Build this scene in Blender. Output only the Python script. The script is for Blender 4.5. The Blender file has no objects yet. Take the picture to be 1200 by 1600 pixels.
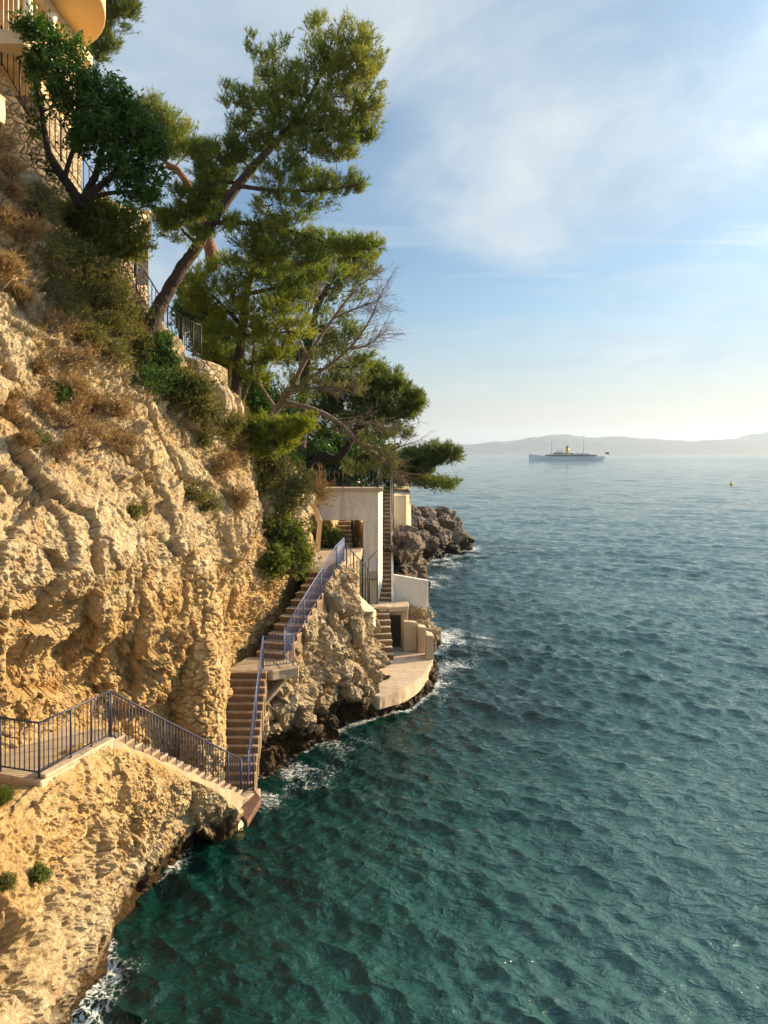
import bpy, bmesh, math, random
import numpy as np
from mathutils import Vector

S = bpy.context.scene
COL = S.collection
F = 1150.0            # focal length in photo pixels (photo 1200 x 1600)
H = 10.7              # camera height over the water
HOR = 708.0           # photo row of the horizon

# ------------------------------------------------------------------ camera
cam = bpy.data.cameras.new("camera")
cam.sensor_fit = 'VERTICAL'
cam.sensor_height = 36.0
cam.lens = 36.0 * F / 1600.0
cam.shift_y = -(800.0 - HOR) / 1600.0
cam.clip_start = 0.1
cam.clip_end = 60000.0
camo = bpy.data.objects.new("camera", cam)
COL.objects.link(camo)
camo.location = (0, 0, H)
camo.rotation_euler = (math.radians(90), 0, 0)
S.camera = camo

# ------------------------------------------------------------------ sun and sky
SUN_AZ = math.radians(67.0)     # right of the view direction (+Y)
SUN_EL = math.radians(18.0)
sun_dir = Vector((math.sin(SUN_AZ) * math.cos(SUN_EL), math.cos(SUN_AZ) * math.cos(SUN_EL), math.sin(SUN_EL)))
sl = bpy.data.lights.new("sun", 'SUN')
sl.energy = 5.0
sl.angle = math.radians(0.6)
sl.color = (1.0, 0.74, 0.44)
so = bpy.data.objects.new("sun", sl)
COL.objects.link(so)
so.rotation_euler = sun_dir.to_track_quat('Z', 'Y').to_euler()
so.location = (40, 20, 40)

S.view_settings.view_transform = 'Standard'
S.view_settings.look = 'None'
S.view_settings.exposure = 1.3
S.view_settings.gamma = 1.0
S.view_settings.use_curve_mapping = False
S.cycles.use_denoising = True
S.cycles.max_bounces = 8
S.cycles.diffuse_bounces = 3
S.cycles.glossy_bounces = 3
S.cycles.transmission_bounces = 4
S.cycles.transparent_max_bounces = 8
S.cycles.volume_bounces = 1
S.cycles.caustics_reflective = False
S.cycles.caustics_refractive = False
S.cycles.sample_clamp_indirect = 4.0


class NT:
    """small helper to wire node trees"""
    def __init__(self, tree):
        self.t = tree
        tree.nodes.clear()

    def n(self, kind, ins=None, **kw):
        nd = self.t.nodes.new(kind)
        for k, v in kw.items():
            setattr(nd, k, v)
        for k, v in (ins or {}).items():
            s = nd.inputs[k]
            if isinstance(v, bpy.types.NodeSocket):
                self.t.links.new(v, s)
            else:
                s.default_value = v
        return nd

    def math(self, op, a, b=None, c=None, clamp=False):
        nd = self.t.nodes.new('ShaderNodeMath')
        nd.operation = op
        nd.use_clamp = clamp
        for i, v in enumerate((a, b, c)):
            if v is None:
                continue
            if isinstance(v, bpy.types.NodeSocket):
                self.t.links.new(v, nd.inputs[i])
            else:
                nd.inputs[i].default_value = v
        return nd.outputs[0]

    def mix(self, fac, a, b, mode='MIX'):
        nd = self.t.nodes.new('ShaderNodeMix')
        nd.data_type = 'RGBA'
        nd.blend_type = mode
        for s, v in ((nd.inputs[0], fac), (nd.inputs[6], a), (nd.inputs[7], b)):
            if isinstance(v, bpy.types.NodeSocket):
                self.t.links.new(v, s)
            elif isinstance(v, (int, float)):
                s.default_value = v
            else:
                s.default_value = (*v[:3], 1.0)
        return nd.outputs[2]

    def ramp(self, fac, stops, interp='LINEAR'):
        nd = self.t.nodes.new('ShaderNodeValToRGB')
        cr = nd.color_ramp
        cr.interpolation = interp
        while len(cr.elements) < len(stops):
            cr.elements.new(0.5)
        for e, (p, c) in zip(cr.elements, stops):
            e.position = p
            e.color = (c, c, c, 1) if isinstance(c, (int, float)) else (*c[:3], 1)
        self.t.links.new(fac, nd.inputs[0])
        return nd.outputs[0]

    def noise(self, vec, scale, detail=4, rough=0.55, dist=0.0):
        nd = self.n('ShaderNodeTexNoise', {'Scale': scale, 'Detail': detail, 'Roughness': rough, 'Distortion': dist})
        if vec is not None:
            self.t.links.new(vec, nd.inputs['Vector'])
        return nd.outputs[0]


world = bpy.data.worlds.new("World")
S.world = world
world.use_nodes = True
w = NT(world.node_tree)
sky = w.n('ShaderNodeTexSky', sky_type='NISHITA', sun_disc=False, sun_elevation=SUN_EL, sun_rotation=SUN_AZ,
          air_density=1.0, dust_density=1.6, ozone_density=2.2, altitude=0.0)
tc = w.n('ShaderNodeTexCoord')
sep = w.n('ShaderNodeSeparateXYZ', {0: tc.outputs['Generated']})
zc = w.math('MAXIMUM', sep.outputs[2], 0.0)
zz = w.math('ADD', zc, 0.13)
ux = w.math('DIVIDE', sep.outputs[0], zz)
uy = w.math('DIVIDE', sep.outputs[1], zz)
uv = w.n('ShaderNodeCombineXYZ', {0: ux, 1: uy, 2: 0.0}).outputs[0]
wq = w.n('ShaderNodeTexNoise', {'Vector': uv, 'Scale': 0.8, 'Detail': 4})
wuv = w.mix(0.35, uv, wq.outputs['Color'], 'ADD')
mp1 = w.n('ShaderNodeMapping', {'Vector': wuv, 'Location': (7.3, 2.2, 0.0), 'Rotation': (0, 0, 0.6), 'Scale': (1.0, 0.62, 1)}).outputs[0]
big = w.noise(mp1, 0.85, 10, 0.56, 0.2)
mp2 = w.n('ShaderNodeMapping', {'Vector': wuv, 'Location': (0.7, 5.1, 0.0), 'Rotation': (0, 0, 0.25), 'Scale': (0.35, 1.5, 1)}).outputs[0]
wisp = w.noise(mp2, 0.9, 8, 0.6, 0.8)
cov = w.math('ADD', w.math('ADD', w.math('MULTIPLY', big, 0.80), w.math('MULTIPLY', wisp, 0.20)), w.n('ShaderNodeMapRange', {0: zc, 1: 0.12, 2: 0.36, 3: -0.055, 4: 0.03}).outputs[0])
cl = w.ramp(cov, [(0.45, 0.0), (0.50, 0.32), (0.56, 0.74), (0.66, 0.92)])
streak = w.ramp(w.noise(mp2, 1.1, 9, 0.62, 1.0), [(0.48, 0.0), (0.60, 0.7)])
cl = w.math('MAXIMUM', cl, w.math('MULTIPLY', streak, w.ramp(zc, [(0.03, 0.0), (0.08, 1.0), (0.24, 1.0), (0.34, 0.2)])))
cl = w.math('MULTIPLY', cl, w.ramp(zc, [(0.0, 0.0), (0.04, 0.1), (0.12, 0.8), (0.2, 1.0)]))
shade = w.ramp(w.noise(mp1, 1.7, 8, 0.6, 0.4), [(0.34, (2.8, 4.0, 5.4)), (0.50, (4.2, 5.2, 6.1)), (0.66, (6.0, 6.5, 6.8))])
dim = w.mix(1.0, sky.outputs[0], (0.92, 1.14, 1.24), 'MULTIPLY')
low = w.ramp(zc, [(0.0, 0.80), (0.05, 0.62), (0.11, 0.28), (0.19, 0.0)])
nrm_ = w.n('ShaderNodeVectorMath', {0: tc.outputs['Generated']}, operation='NORMALIZE')
sdot = w.n('ShaderNodeVectorMath', {0: nrm_.outputs[0], 1: tuple(sun_dir)}, operation='DOT_PRODUCT').outputs['Value']
glow_fill = w.math('MULTIPLY_ADD', w.math('POWER', w.math('MAXIMUM', sdot, 0.0), 12.0), 6.0, 0.95)
glow_fill = w.math('MULTIPLY', glow_fill, w.n('ShaderNodeMapRange', {0: zc, 1: 0.53, 2: 0.85, 3: 1.0, 4: 2.3}).outputs[0])  # clouds overhead, above the view, brightened as added fill light
glc = w.n('ShaderNodeCombineXYZ', {0: glow_fill, 1: glow_fill, 2: glow_fill}).outputs[0]
dim = w.mix(low, dim, (5.6, 4.7, 4.0))
lum = w.n('ShaderNodeVectorMath', {0: dim, 1: (0.38, 0.44, 0.18)}, operation='DOT_PRODUCT').outputs['Value']
cap = w.n('ShaderNodeVectorMath', {0: dim, 3: w.math('MINIMUM', 1.0, w.math('DIVIDE', 5.5, lum))}, operation='SCALE').outputs[0]
col = w.mix(cl, cap, w.mix(1.0, shade, glc, 'MULTIPLY'))
bgn = w.n('ShaderNodeBackground', {'Color': col, 'Strength': 0.054})
w.n('ShaderNodeOutputWorld', {'Surface': bgn.outputs[0]})

# ------------------------------------------------------------------ numeric helpers
rng = np.random.default_rng(11)


def at(px, py, Y):
    return np.array(((px - 600.0) / F * Y, Y, H + (HOR - py) / F * Y))


def project(P):
    return 600.0 + F * P[:, 0] / P[:, 1], HOR - F * (P[:, 2] - H) / P[:, 1]


def hsh(ix, iy, iz, seed):
    h = (ix.astype(np.uint32) * np.uint32(374761393) + iy.astype(np.uint32) * np.uint32(668265263)
         + iz.astype(np.uint32) * np.uint32(2147483647) + np.uint32(seed * 974711 & 0xffffffff))
    h = (h ^ (h >> np.uint32(13))) * np.uint32(1274126177)
    h = h ^ (h >> np.uint32(16))
    h = h * np.uint32(2246822519)
    h = h ^ (h >> np.uint32(15))
    return h.astype(np.float32) * np.float32(1.0 / 4294967296.0)


def vnoise(P, scale, seed=0):
    Q = (P * scale).astype(np.float32)
    I = np.floor(Q)
    f = Q - I
    I = I.astype(np.int64)
    f = f * f * f * (f * (f * 6 - 15) + 10)
    x, y, z = I[:, 0], I[:, 1], I[:, 2]
    r = np.zeros(len(P), np.float32)
    for dx in (0, 1):
        wx = f[:, 0] if dx else 1 - f[:, 0]
        for dy in (0, 1):
            wy = f[:, 1] if dy else 1 - f[:, 1]
            for dz in (0, 1):
                wz = f[:, 2] if dz else 1 - f[:, 2]
                r += wx * wy * wz * hsh(x + dx, y + dy, z + dz, seed)
    return r * 2 - 1


def fbm(P, scale, octv=5, seed=0, gain=0.5):
    r = np.zeros(len(P), np.float32)
    a, s = 1.0, scale
    for o in range(octv):
        r += a * vnoise(P, s, seed + o * 7)
        a *= gain
        s *= 2.07
    return r


def worley(P, scale, seed=0):
    """F1, F2 distances and a random value of the nearest cell"""
    Q = (P * scale).astype(np.float32)
    I = np.floor(Q).astype(np.int64)
    f1 = np.full(len(P), 9.0, np.float32)
    f2 = np.full(len(P), 9.0, np.float32)
    cid = np.zeros(len(P), np.float32)
    D = np.zeros((len(P), 3), np.float32)
    for dx in (-1, 0, 1):
        for dy in (-1, 0, 1):
            for dz in (-1, 0, 1):
                cx, cy, cz = I[:, 0] + dx, I[:, 1] + dy, I[:, 2] + dz
                jx = cx + 0.1 + 0.8 * hsh(cx, cy, cz, seed)
                jy = cy + 0.1 + 0.8 * hsh(cx, cy, cz, seed + 1)
                jz = cz + 0.1 + 0.8 * hsh(cx, cy, cz, seed + 2)
                d = np.sqrt((Q[:, 0] - jx) ** 2 + (Q[:, 1] - jy) ** 2 + (Q[:, 2] - jz) ** 2).astype(np.float32)
                near = d < f1
                f2 = np.where(near, f1, np.minimum(f2, d))
                cid = np.where(near, hsh(cx, cy, cz, seed + 3), cid)
                f1 = np.where(near, d, f1)
                D[near, 0] = (Q[:, 0] - jx)[near]
                D[near, 1] = (Q[:, 1] - jy)[near]
                D[near, 2] = (Q[:, 2] - jz)[near]
    tilt = np.stack([(cid * k) % 1.0 - 0.5 for k in (17.31, 53.77, 131.9)], -1)
    return f1, f2, cid, (D * tilt).sum(1)


def mesh_np(name, V, faces, smooth=True, attrs=None):
    """mesh from numpy arrays; faces is one (n,k) array"""
    V = np.ascontiguousarray(V, np.float32)
    faces = np.ascontiguousarray(faces, np.int32)
    me = bpy.data.meshes.new(name)
    n, k = faces.shape
    me.vertices.add(len(V))
    me.vertices.foreach_set("co", V.ravel())
    me.loops.add(n * k)
    me.loops.foreach_set("vertex_index", faces.ravel())
    me.polygons.add(n)
    me.polygons.foreach_set("loop_start", np.arange(n, dtype=np.int32) * k)
    me.polygons.foreach_set("use_smooth", np.full(n, smooth, dtype=bool))
    me.update(calc_edges=True)
    for an, av in (attrs or {}).items():
        a = me.attributes.new(an, 'FLOAT', 'POINT')
        a.data.foreach_set("value", np.ascontiguousarray(av, np.float32))
    return me


def grid_faces(n, m):
    i = np.arange(n - 1)[:, None] * m + np.arange(m - 1)[None, :]
    return np.stack([i, i + 1, i + m + 1, i + m], -1).reshape(-1, 4)


def grid_normals(P):
    du = np.gradient(P, axis=0)
    dv = np.gradient(P, axis=1)
    N = np.cross(du, dv)
    return N / np.maximum(np.linalg.norm(N, axis=-1, keepdims=True), 1e-9)


def crom(C, u):
    """Catmull-Rom along axis 0 at fractional indices u"""
    n = len(C)
    i = np.clip(np.floor(u).astype(int), 0, n - 2)
    t = (u - i).reshape(-1, *([1] * (C.ndim - 1)))
    p0, p1, p2, p3 = C[np.maximum(i - 1, 0)], C[i], C[i + 1], C[np.minimum(i + 2, n - 1)]
    m1, m2 = (p2 - p0) * 0.4, (p3 - p1) * 0.4
    t2, t3 = t * t, t * t * t
    return (2 * t3 - 3 * t2 + 1) * p1 + (t3 - 2 * t2 + t) * m1 + (-2 * t3 + 3 * t2) * p2 + (t3 - t2) * m2


def spread(C, total):
    """fractional indices along axis 0 so that samples follow the mean segment length"""
    d = np.linalg.norm(np.diff(C, axis=0), axis=-1)
    d = d.reshape(len(d), -1).mean(1)
    cum = np.concatenate([[0], np.cumsum(d)])
    s = np.linspace(0, cum[-1], total)
    i = np.clip(np.searchsorted(cum, s, side='right') - 1, 0, len(d) - 1)
    return i + (s - cum[i]) / d[i]


# ------------------------------------------------------------------ object helpers
def link(name, me, mat=None, parent=None, loc=(0, 0, 0)):
    o = bpy.data.objects.new(name, me)
    COL.objects.link(o)
    if mat is not None and me is not None and not me.materials:
        me.materials.append(mat)
    o.location = loc
    if parent is not None:
        o.parent = parent
    return o


def tag(o, label=None, cat=None, group=None, kind=None):
    if label:
        o['label'] = label
    if cat:
        o['category'] = cat
    if group:
        o['group'] = group
    if kind:
        o['kind'] = kind
    return o


def thing(name, label, cat, loc, group=None):
    o = bpy.data.objects.new(name, None)
    o.empty_display_size = 0.2
    COL.objects.link(o)
    o.location = tuple(float(c) for c in loc)
    return tag(o, label, cat, group)


def part(name, V, faces, mat, root, smooth=True, attrs=None):
    """part given in world coordinates under an Empty"""
    V = np.asarray(V, float)
    base = np.array(root.location)
    r = root
    while r.parent is not None:
        r = r.parent
        base = base + np.array(r.location)
    return link(name, mesh_np(name, V - base, faces, smooth, attrs), mat, root)


class MB:
    """collects quads / triangles in world coordinates"""
    def __init__(self):
        self.V, self.Fc, self.n = [], [], 0

    def add(self, V, Fc):
        V = np.asarray(V, float)
        Fc = np.asarray(Fc, int)
        if Fc.shape[1] == 3:
            Fc = np.concatenate([Fc, Fc[:, 2:3]], 1)
        self.V.append(V)
        self.Fc.append(Fc + self.n)
        self.n += len(V)

    def prism(self, poly, z0, z1):
        """vertical prism over a plan polygon [(x, y)], z0 / z1 numbers or per-corner lists"""
        n = len(poly)
        z0 = np.full(n, z0) if np.isscalar(z0) else np.asarray(z0)
        z1 = np.full(n, z1) if np.isscalar(z1) else np.asarray(z1)
        bm = bmesh.new()
        a = [bm.verts.new((poly[i][0], poly[i][1], z0[i])) for i in range(n)]
        b = [bm.verts.new((poly[i][0], poly[i][1], z1[i])) for i in range(n)]
        bm.faces.new(a[::-1])
        bm.faces.new(b)
        for i in range(n):
            j = (i + 1) % n
            bm.faces.new((a[i], a[j], b[j], b[i]))
        self.bm(bm)

    def box(self, x0, x1, y0, y1, z0, z1):
        self.prism([(x0, y0), (x1, y0), (x1, y1), (x0, y1)], z0, z1)

    def slab(self, quad, thick):
        """thin solid under four 3-D corners"""
        q = np.asarray(quad, float)
        V = np.concatenate([q, q - np.array((0, 0, thick))])
        self.add(V, [[0, 1, 2, 3], [7, 6, 5, 4], [0, 4, 5, 1], [1, 5, 6, 2], [2, 6, 7, 3], [3, 7, 4, 0]])

    def bm(self, bm, bevel=0.0):
        bmesh.ops.recalc_face_normals(bm, faces=bm.faces)
        bmesh.ops.triangulate(bm, faces=bm.faces)
        bm.verts.index_update()
        self.add([v.co[:] for v in bm.verts], [[v.index for v in f.verts] for f in bm.faces])
        bm.free()

    def tube(self, pts, rad, sides=6, cap=True):
        V, Fc = tube(pts, rad, sides, cap)
        self.add(V, Fc)

    def arrays(self):
        V = np.concatenate(self.V)
        Fc = np.concatenate(self.Fc)
        return V, Fc

    def build(self, name, mat, root=None, smooth=False, bevel=0.0, seg=1):
        V, Fc = self.arrays()
        base = np.zeros(3)
        r = root
        while r is not None:
            base = base + np.array(r.location)
            r = r.parent
        bm = bmesh.new()
        vs = [bm.verts.new(v) for v in (V - base)]
        for f in Fc:
            try:
                bm.faces.new([vs[i] for i in dict.fromkeys(f)])
            except ValueError:
                pass
        bmesh.ops.recalc_face_normals(bm, faces=bm.faces)
        if bevel:
            bmesh.ops.dissolve_limit(bm, angle_limit=0.02, verts=bm.verts, edges=bm.edges)
            ed = [e for e in bm.edges if e.is_manifold and e.calc_face_angle(0) > 0.5]
            bmesh.ops.bevel(bm, geom=ed, offset=bevel, segments=seg, affect='EDGES', clamp_overlap=True)
        me = bpy.data.meshes.new(name)
        bm.to_mesh(me)
        bm.free()
        if smooth:
            me.polygons.foreach_set("use_smooth", np.ones(len(me.polygons), bool))
        return link(name, me, mat, root)


def tube(pts, rad, sides=6, cap=True):
    P = np.asarray(pts, float)
    n = len(P)
    R = np.full(n, rad) if np.isscalar(rad) else np.asarray(rad, float)
    T = np.gradient(P, axis=0)
    T /= np.maximum(np.linalg.norm(T, axis=1, keepdims=True), 1e-9)
    up = np.array((0.13, 0.27, 1.0)) if abs(T[0][2]) < 0.9 else np.array((1.0, 0.2, 0.1))
    V = []
    a = np.cross(T[0], up)
    a /= np.linalg.norm(a)
    ang = np.arange(sides) / sides * 2 * math.pi
    for i in range(n):
        a = a - T[i] * np.dot(a, T[i])
        a /= max(np.linalg.norm(a), 1e-9)
        b = np.cross(T[i], a)
        V.append(P[i] + R[i] * (np.cos(ang)[:, None] * a + np.sin(ang)[:, None] * b))
    V = np.concatenate(V)
    i = np.arange(n - 1)[:, None] * sides
    k = np.arange(sides)[None, :]
    kk = (k + 1) % sides
    Fc = np.stack([i + k, i + kk, i + kk + sides, i + k + sides], -1).reshape(-1, 4)
    if cap:
        V = np.concatenate([V, P[:1], P[-1:]])
        c0, c1 = n * sides, n * sides + 1
        k = np.arange(sides)
        kk = (k + 1) % sides
        e0 = np.stack([kk, k, np.full(sides, c0), np.full(sides, c0)], -1)
        o = (n - 1) * sides
        e1 = np.stack([o + k, o + kk, np.full(sides, c1), np.full(sides, c1)], -1)
        Fc = np.concatenate([Fc, e0, e1])
    return V, fix(Fc)


def fix(Fc):
    return Fc


# ------------------------------------------------------------------ materials
def new_mat(name):
    m = bpy.data.materials.new(name)
    m.use_nodes = True
    return m, NT(m.node_tree)


def finish(t, bsdf, disp=None):
    t.n('ShaderNodeOutputMaterial', {'Surface': bsdf})


def rock_mat(name, pal, scale=1.0, wet=True, bump=0.05, ochre_z=None, wet_h=0.0):
    m, t = new_mat(name)
    geo = t.n('ShaderNodeNewGeometry')
    pos = geo.outputs['Position']
    sepz = t.n('ShaderNodeSeparateXYZ', {0: pos}).outputs[2]
    n1 = t.noise(pos, 0.45 * scale, 6, 0.6, 0.6)
    base = t.ramp(n1, [(0.30, pal[0]), (0.43, pal[1]), (0.52, pal[2]), (0.62, pal[1]), (0.74, pal[3])])
    n2 = t.noise(pos, 3.2 * scale, 7, 0.62, 0.8)
    base = t.mix(1.0, base, t.ramp(n2, [(0.25, 0.52), (0.45, 0.92), (0.62, 1.08), (0.8, 1.25)]), 'MULTIPLY')
    # conglomerate pebbles: each stone its own tone
    vor = t.n('ShaderNodeTexVoronoi', {'Vector': pos, 'Scale': 6.5 * scale, 'Randomness': 1.0})
    stone = t.ramp(t.n('ShaderNodeSeparateColor', {0: vor.outputs['Color']}).outputs[0], [(0.0, 0.72), (0.5, 1.0), (1.0, 1.25)])
    base = t.mix(0.55, base, t.mix(1.0, base, stone, 'MULTIPLY'))
    mot = t.noise(pos, 16.0 * scale, 6, 0.7, 0.2)
    base = t.mix(1.0, base, t.ramp(mot, [(0.30, 0.60), (0.45, 0.96), (0.60, 1.06), (0.75, 1.22)]), 'MULTIPLY')
    n3 = t.noise(pos, 0.9 * scale, 5, 0.6, 1.5)
    base = t.mix(t.math('MULTIPLY', t.ramp(n3, [(0.56, 0.0), (0.68, 1.0)]), 0.6), base, pal[4])
    if ochre_z:
        zlo, zhi = ochre_z
        zn = t.math('ADD', sepz, t.math('MULTIPLY_ADD', n1, 4.0, -2.0))
        k = t.math('MULTIPLY', t.ramp(t.math('DIVIDE', zn, 10.0), [(zlo / 10 - .08, 0.0), (zlo / 10 + 0.05, 1.0), (zhi / 10 - .05, 1.0), (zhi / 10 + .1, 0.0)]), 0.75)
        base = t.mix(k, base, t.mix(1.0, base, (1.0, 0.85, 0.58), 'MULTIPLY'))
    rough = 0.92
    if wet:
        zw = t.math('ADD', sepz, t.math('MULTIPLY_ADD', n2, -2.2, 0.95 - wet_h))
        wv = t.ramp(zw, [(0.25, 1.0), (0.75, 0.0)])
        base = t.mix(wv, base, t.mix(1.0, base, (0.13, 0.095, 0.05), 'MULTIPLY'))
        rough = t.math('MULTIPLY_ADD', wv, -0.55, 0.92)
    b1 = t.noise(pos, 11.0 * scale, 9, 0.74, 0.3)
    pit = t.ramp(t.noise(pos, 17.0 * scale, 4, 0.6, 0.8), [(0.30, 0.0), (0.44, 1.0)])
    bh = t.math('MULTIPLY', b1, 1.5)
    bh = t.math('ADD', bh, t.math('MULTIPLY', pit, 0.45))
    bh = t.math('ADD', bh, t.math('MULTIPLY', t.n('ShaderNodeSeparateColor', {0: vor.outputs['Color']}).outputs[1], 0.30))
    bp = t.n('ShaderNodeBump', {'Height': bh, 'Strength': 1.0, 'Distance': bump * 1.5})
    bs = t.n('ShaderNodeBsdfPrincipled', {'Base Color': base, 'Roughness': rough, 'Normal': bp.outputs[0], 'Specular IOR Level': 0.25})
    finish(t, bs.outputs[0])
    return m


CREAM = [(0.52, 0.385, 0.205), (0.63, 0.485, 0.28), (0.70, 0.575, 0.37), (0.46, 0.36, 0.235), (0.56, 0.33, 0.12)]
GREYR = [(0.15, 0.115, 0.08), (0.21, 0.16, 0.115), (0.27, 0.215, 0.165), (0.11, 0.09, 0.07), (0.19, 0.12, 0.075)]
M_CLIFF = rock_mat("limestone", CREAM, 1.0, True, 0.06, (2.5, 7.0))
M_ROCK = rock_mat("shore_rock", [(0.42, 0.31, 0.17), (0.52, 0.40, 0.24), (0.58, 0.47, 0.31), (0.36, 0.28, 0.18), (0.42, 0.25, 0.10)], 1.2, True, 0.05, None, 0.55)
M_FARROCK = rock_mat("dark_rock", GREYR, 0.6, True, 0.08, None, 0.5)


def simple_mat(name, col, rough=0.6, var=0.25, scale=4.0, bump=0.0, metal=0.0, col2=None, bscale=30.0):
    m, t = new_mat(name)
    geo = t.n('ShaderNodeNewGeometry')
    n1 = t.noise(geo.outputs['Position'], scale, 6, 0.6, 0.5)
    c2 = col2 or tuple(c * (1 - var) for c in col)
    c = t.mix(t.ramp(n1, [(0.35, 0.0), (0.65, 1.0)]), col, c2)
    ins = {'Base Color': c, 'Roughness': rough, 'Metallic': metal}
    if bump:
        b = t.n('ShaderNodeBump', {'Height': t.noise(geo.outputs['Position'], bscale, 6, 0.65), 'Strength': 0.7, 'Distance': bump})
        ins['Normal'] = b.outputs[0]
    bs = t.n('ShaderNodeBsdfPrincipled', ins)
    finish(t, bs.outputs[0])
    return m


def plaster_mat(name, col, stain, streak=1.0):
    """weathered render: rain streaks, patches, chips"""
    m, t = new_mat(name)
    pos = t.n('ShaderNodeNewGeometry').outputs['Position']
    st = t.n('ShaderNodeMapping', {'Vector': pos, 'Scale': (5.0, 5.0, 0.35)}).outputs[0]
    n1 = t.noise(st, 1.0, 6, 0.65, 0.3)
    n2 = t.noise(pos, 1.3, 7, 0.65, 0.7)
    n3 = t.noise(pos, 6.0, 6, 0.7, 0.5)
    c = t.mix(t.math('MULTIPLY', t.ramp(n1, [(0.47, 0.0), (0.68, 1.0)]), 0.55 * streak), col, stain)
    c = t.mix(t.math('MULTIPLY', t.ramp(n2, [(0.5, 0.0), (0.66, 1.0)]), 0.45), c, tuple(s * 1.2 for s in stain))
    c = t.mix(t.math('MULTIPLY', t.ramp(n3, [(0.62, 0.0), (0.70, 1.0)]), 0.5), c, tuple(s * 0.55 for s in stain))
    bp = t.n('ShaderNodeBump', {'Height': n3, 'Strength': 0.5, 'Distance': 0.015})
    bs = t.n('ShaderNodeBsdfPrincipled', {'Base Color': c, 'Roughness': 0.9, 'Normal': bp.outputs[0]})
    finish(t, bs.outputs[0])
    return m


M_WHITE = plaster_mat("white_render", (0.72, 0.69, 0.62), (0.36, 0.31, 0.24))
M_OCHRE = plaster_mat("ochre_render", (0.72, 0.50, 0.24), (0.60, 0.40, 0.18), 0.4)
M_CREAMW = plaster_mat("cream_render", (0.70, 0.56, 0.36), (0.46, 0.34, 0.19), 0.7)
M_STEP = plaster_mat("worn_concrete", (0.40, 0.31, 0.21), (0.17, 0.115, 0.07), 0.6)
M_STEPD = plaster_mat("shade_brown_concrete", (0.18, 0.12, 0.07), (0.085, 0.055, 0.03), 0.8)  # darker step tone, riser shade put into the colour
M_SLAB = plaster_mat("pale_concrete", (0.47, 0.38, 0.26), (0.34, 0.22, 0.13), 0.5)
M_IRON = simple_mat("black_iron", (0.02, 0.02, 0.022), 0.5, 0.3, 9)
M_NAVY = simple_mat("navy_paint", (0.028, 0.036, 0.075), 0.45, 0.3, 8)
M_BLUE = simple_mat("blue_paint", (0.095, 0.13, 0.28), 0.45, 0.4, 14)
M_BROWN = simple_mat("rusty_brown", (0.20, 0.095, 0.05), 0.65, 0.5, 5, 0.01)
M_WOODD = simple_mat("dark_wood", (0.09, 0.06, 0.04), 0.7, 0.4, 6)
M_WHITEP = simple_mat("white_paint", (0.78, 0.76, 0.70), 0.5, 0.08, 4)


def rubble_mat(name, base, mortar):
    m, t = new_mat(name)
    pos = t.n('ShaderNodeNewGeometry').outputs['Position']
    wv = t.n('ShaderNodeTexNoise', {'Vector': pos, 'Scale': 3.0, 'Detail': 3})
    p2 = t.mix(0.08, pos, wv.outputs['Color'], 'ADD')
    st = t.n('ShaderNodeMapping', {'Vector': p2, 'Scale': (1.0, 1.0, 1.35)}).outputs[0]
    ve = t.n('ShaderNodeTexVoronoi', {'Vector': st, 'Scale': 4.2}, feature='DISTANCE_TO_EDGE')
    vc = t.n('ShaderNodeTexVoronoi', {'Vector': st, 'Scale': 4.2})
    tone = t.ramp(t.n('ShaderNodeSeparateColor', {0: vc.outputs['Color']}).outputs[0], [(0.0, 0.55), (0.5, 0.95), (1.0, 1.3)])
    c = t.mix(1.0, base, tone, 'MULTIPLY')
    c = t.mix(1.0, c, t.ramp(t.noise(pos, 8, 6, 0.65), [(0.3, 0.65), (0.7, 1.2)]), 'MULTIPLY')
    e = t.ramp(ve.outputs['Distance'], [(0.02, 0.0), (0.07, 1.0)])
    c = t.mix(e, mortar, c)
    hgt = t.math('ADD', t.ramp(ve.outputs['Distance'], [(0.0, 0.0), (0.18, 1.0)]), t.math('MULTIPLY', t.noise(pos, 14, 5, 0.6), 0.5))
    bp = t.n('ShaderNodeBump', {'Height': hgt, 'Strength': 1.0, 'Distance': 0.06})
    bs = t.n('ShaderNodeBsdfPrincipled', {'Base Color': c, 'Roughness': 0.92, 'Normal': bp.outputs[0]})
    finish(t, bs.outputs[0])
    return m


M_WHITEC = plaster_mat("clean_white_render", (0.74, 0.72, 0.66), (0.50, 0.46, 0.38), 0.35)
M_RUBBLE = rubble_mat("rubble_masonry", (0.38, 0.30, 0.19), (0.19, 0.14, 0.085))


def leaf_mat(name, c0, c1, c2, trans=0.35, rough=0.55):
    """leaf colour varies by twig through the 'tint' attribute"""
    m, t = new_mat(name)
    a = t.n('ShaderNodeAttribute', attribute_name='tint')
    c = t.ramp(a.outputs['Fac'], [(0.0, c0), (0.5, c1), (1.0, c2)])
    bs = t.n('ShaderNodeBsdfPrincipled', {'Base Color': c, 'Roughness': rough, 'Specular IOR Level': 0.3})
    tr = t.n('ShaderNodeBsdfTranslucent', {'Color': t.mix(1.0, c, (1.25, 1.15, 0.5), 'MULTIPLY')})
    mx = t.n('ShaderNodeMixShader', {0: trans, 1: bs.outputs[0], 2: tr.outputs[0]})
    finish(t, mx.outputs[0])
    return m


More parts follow.
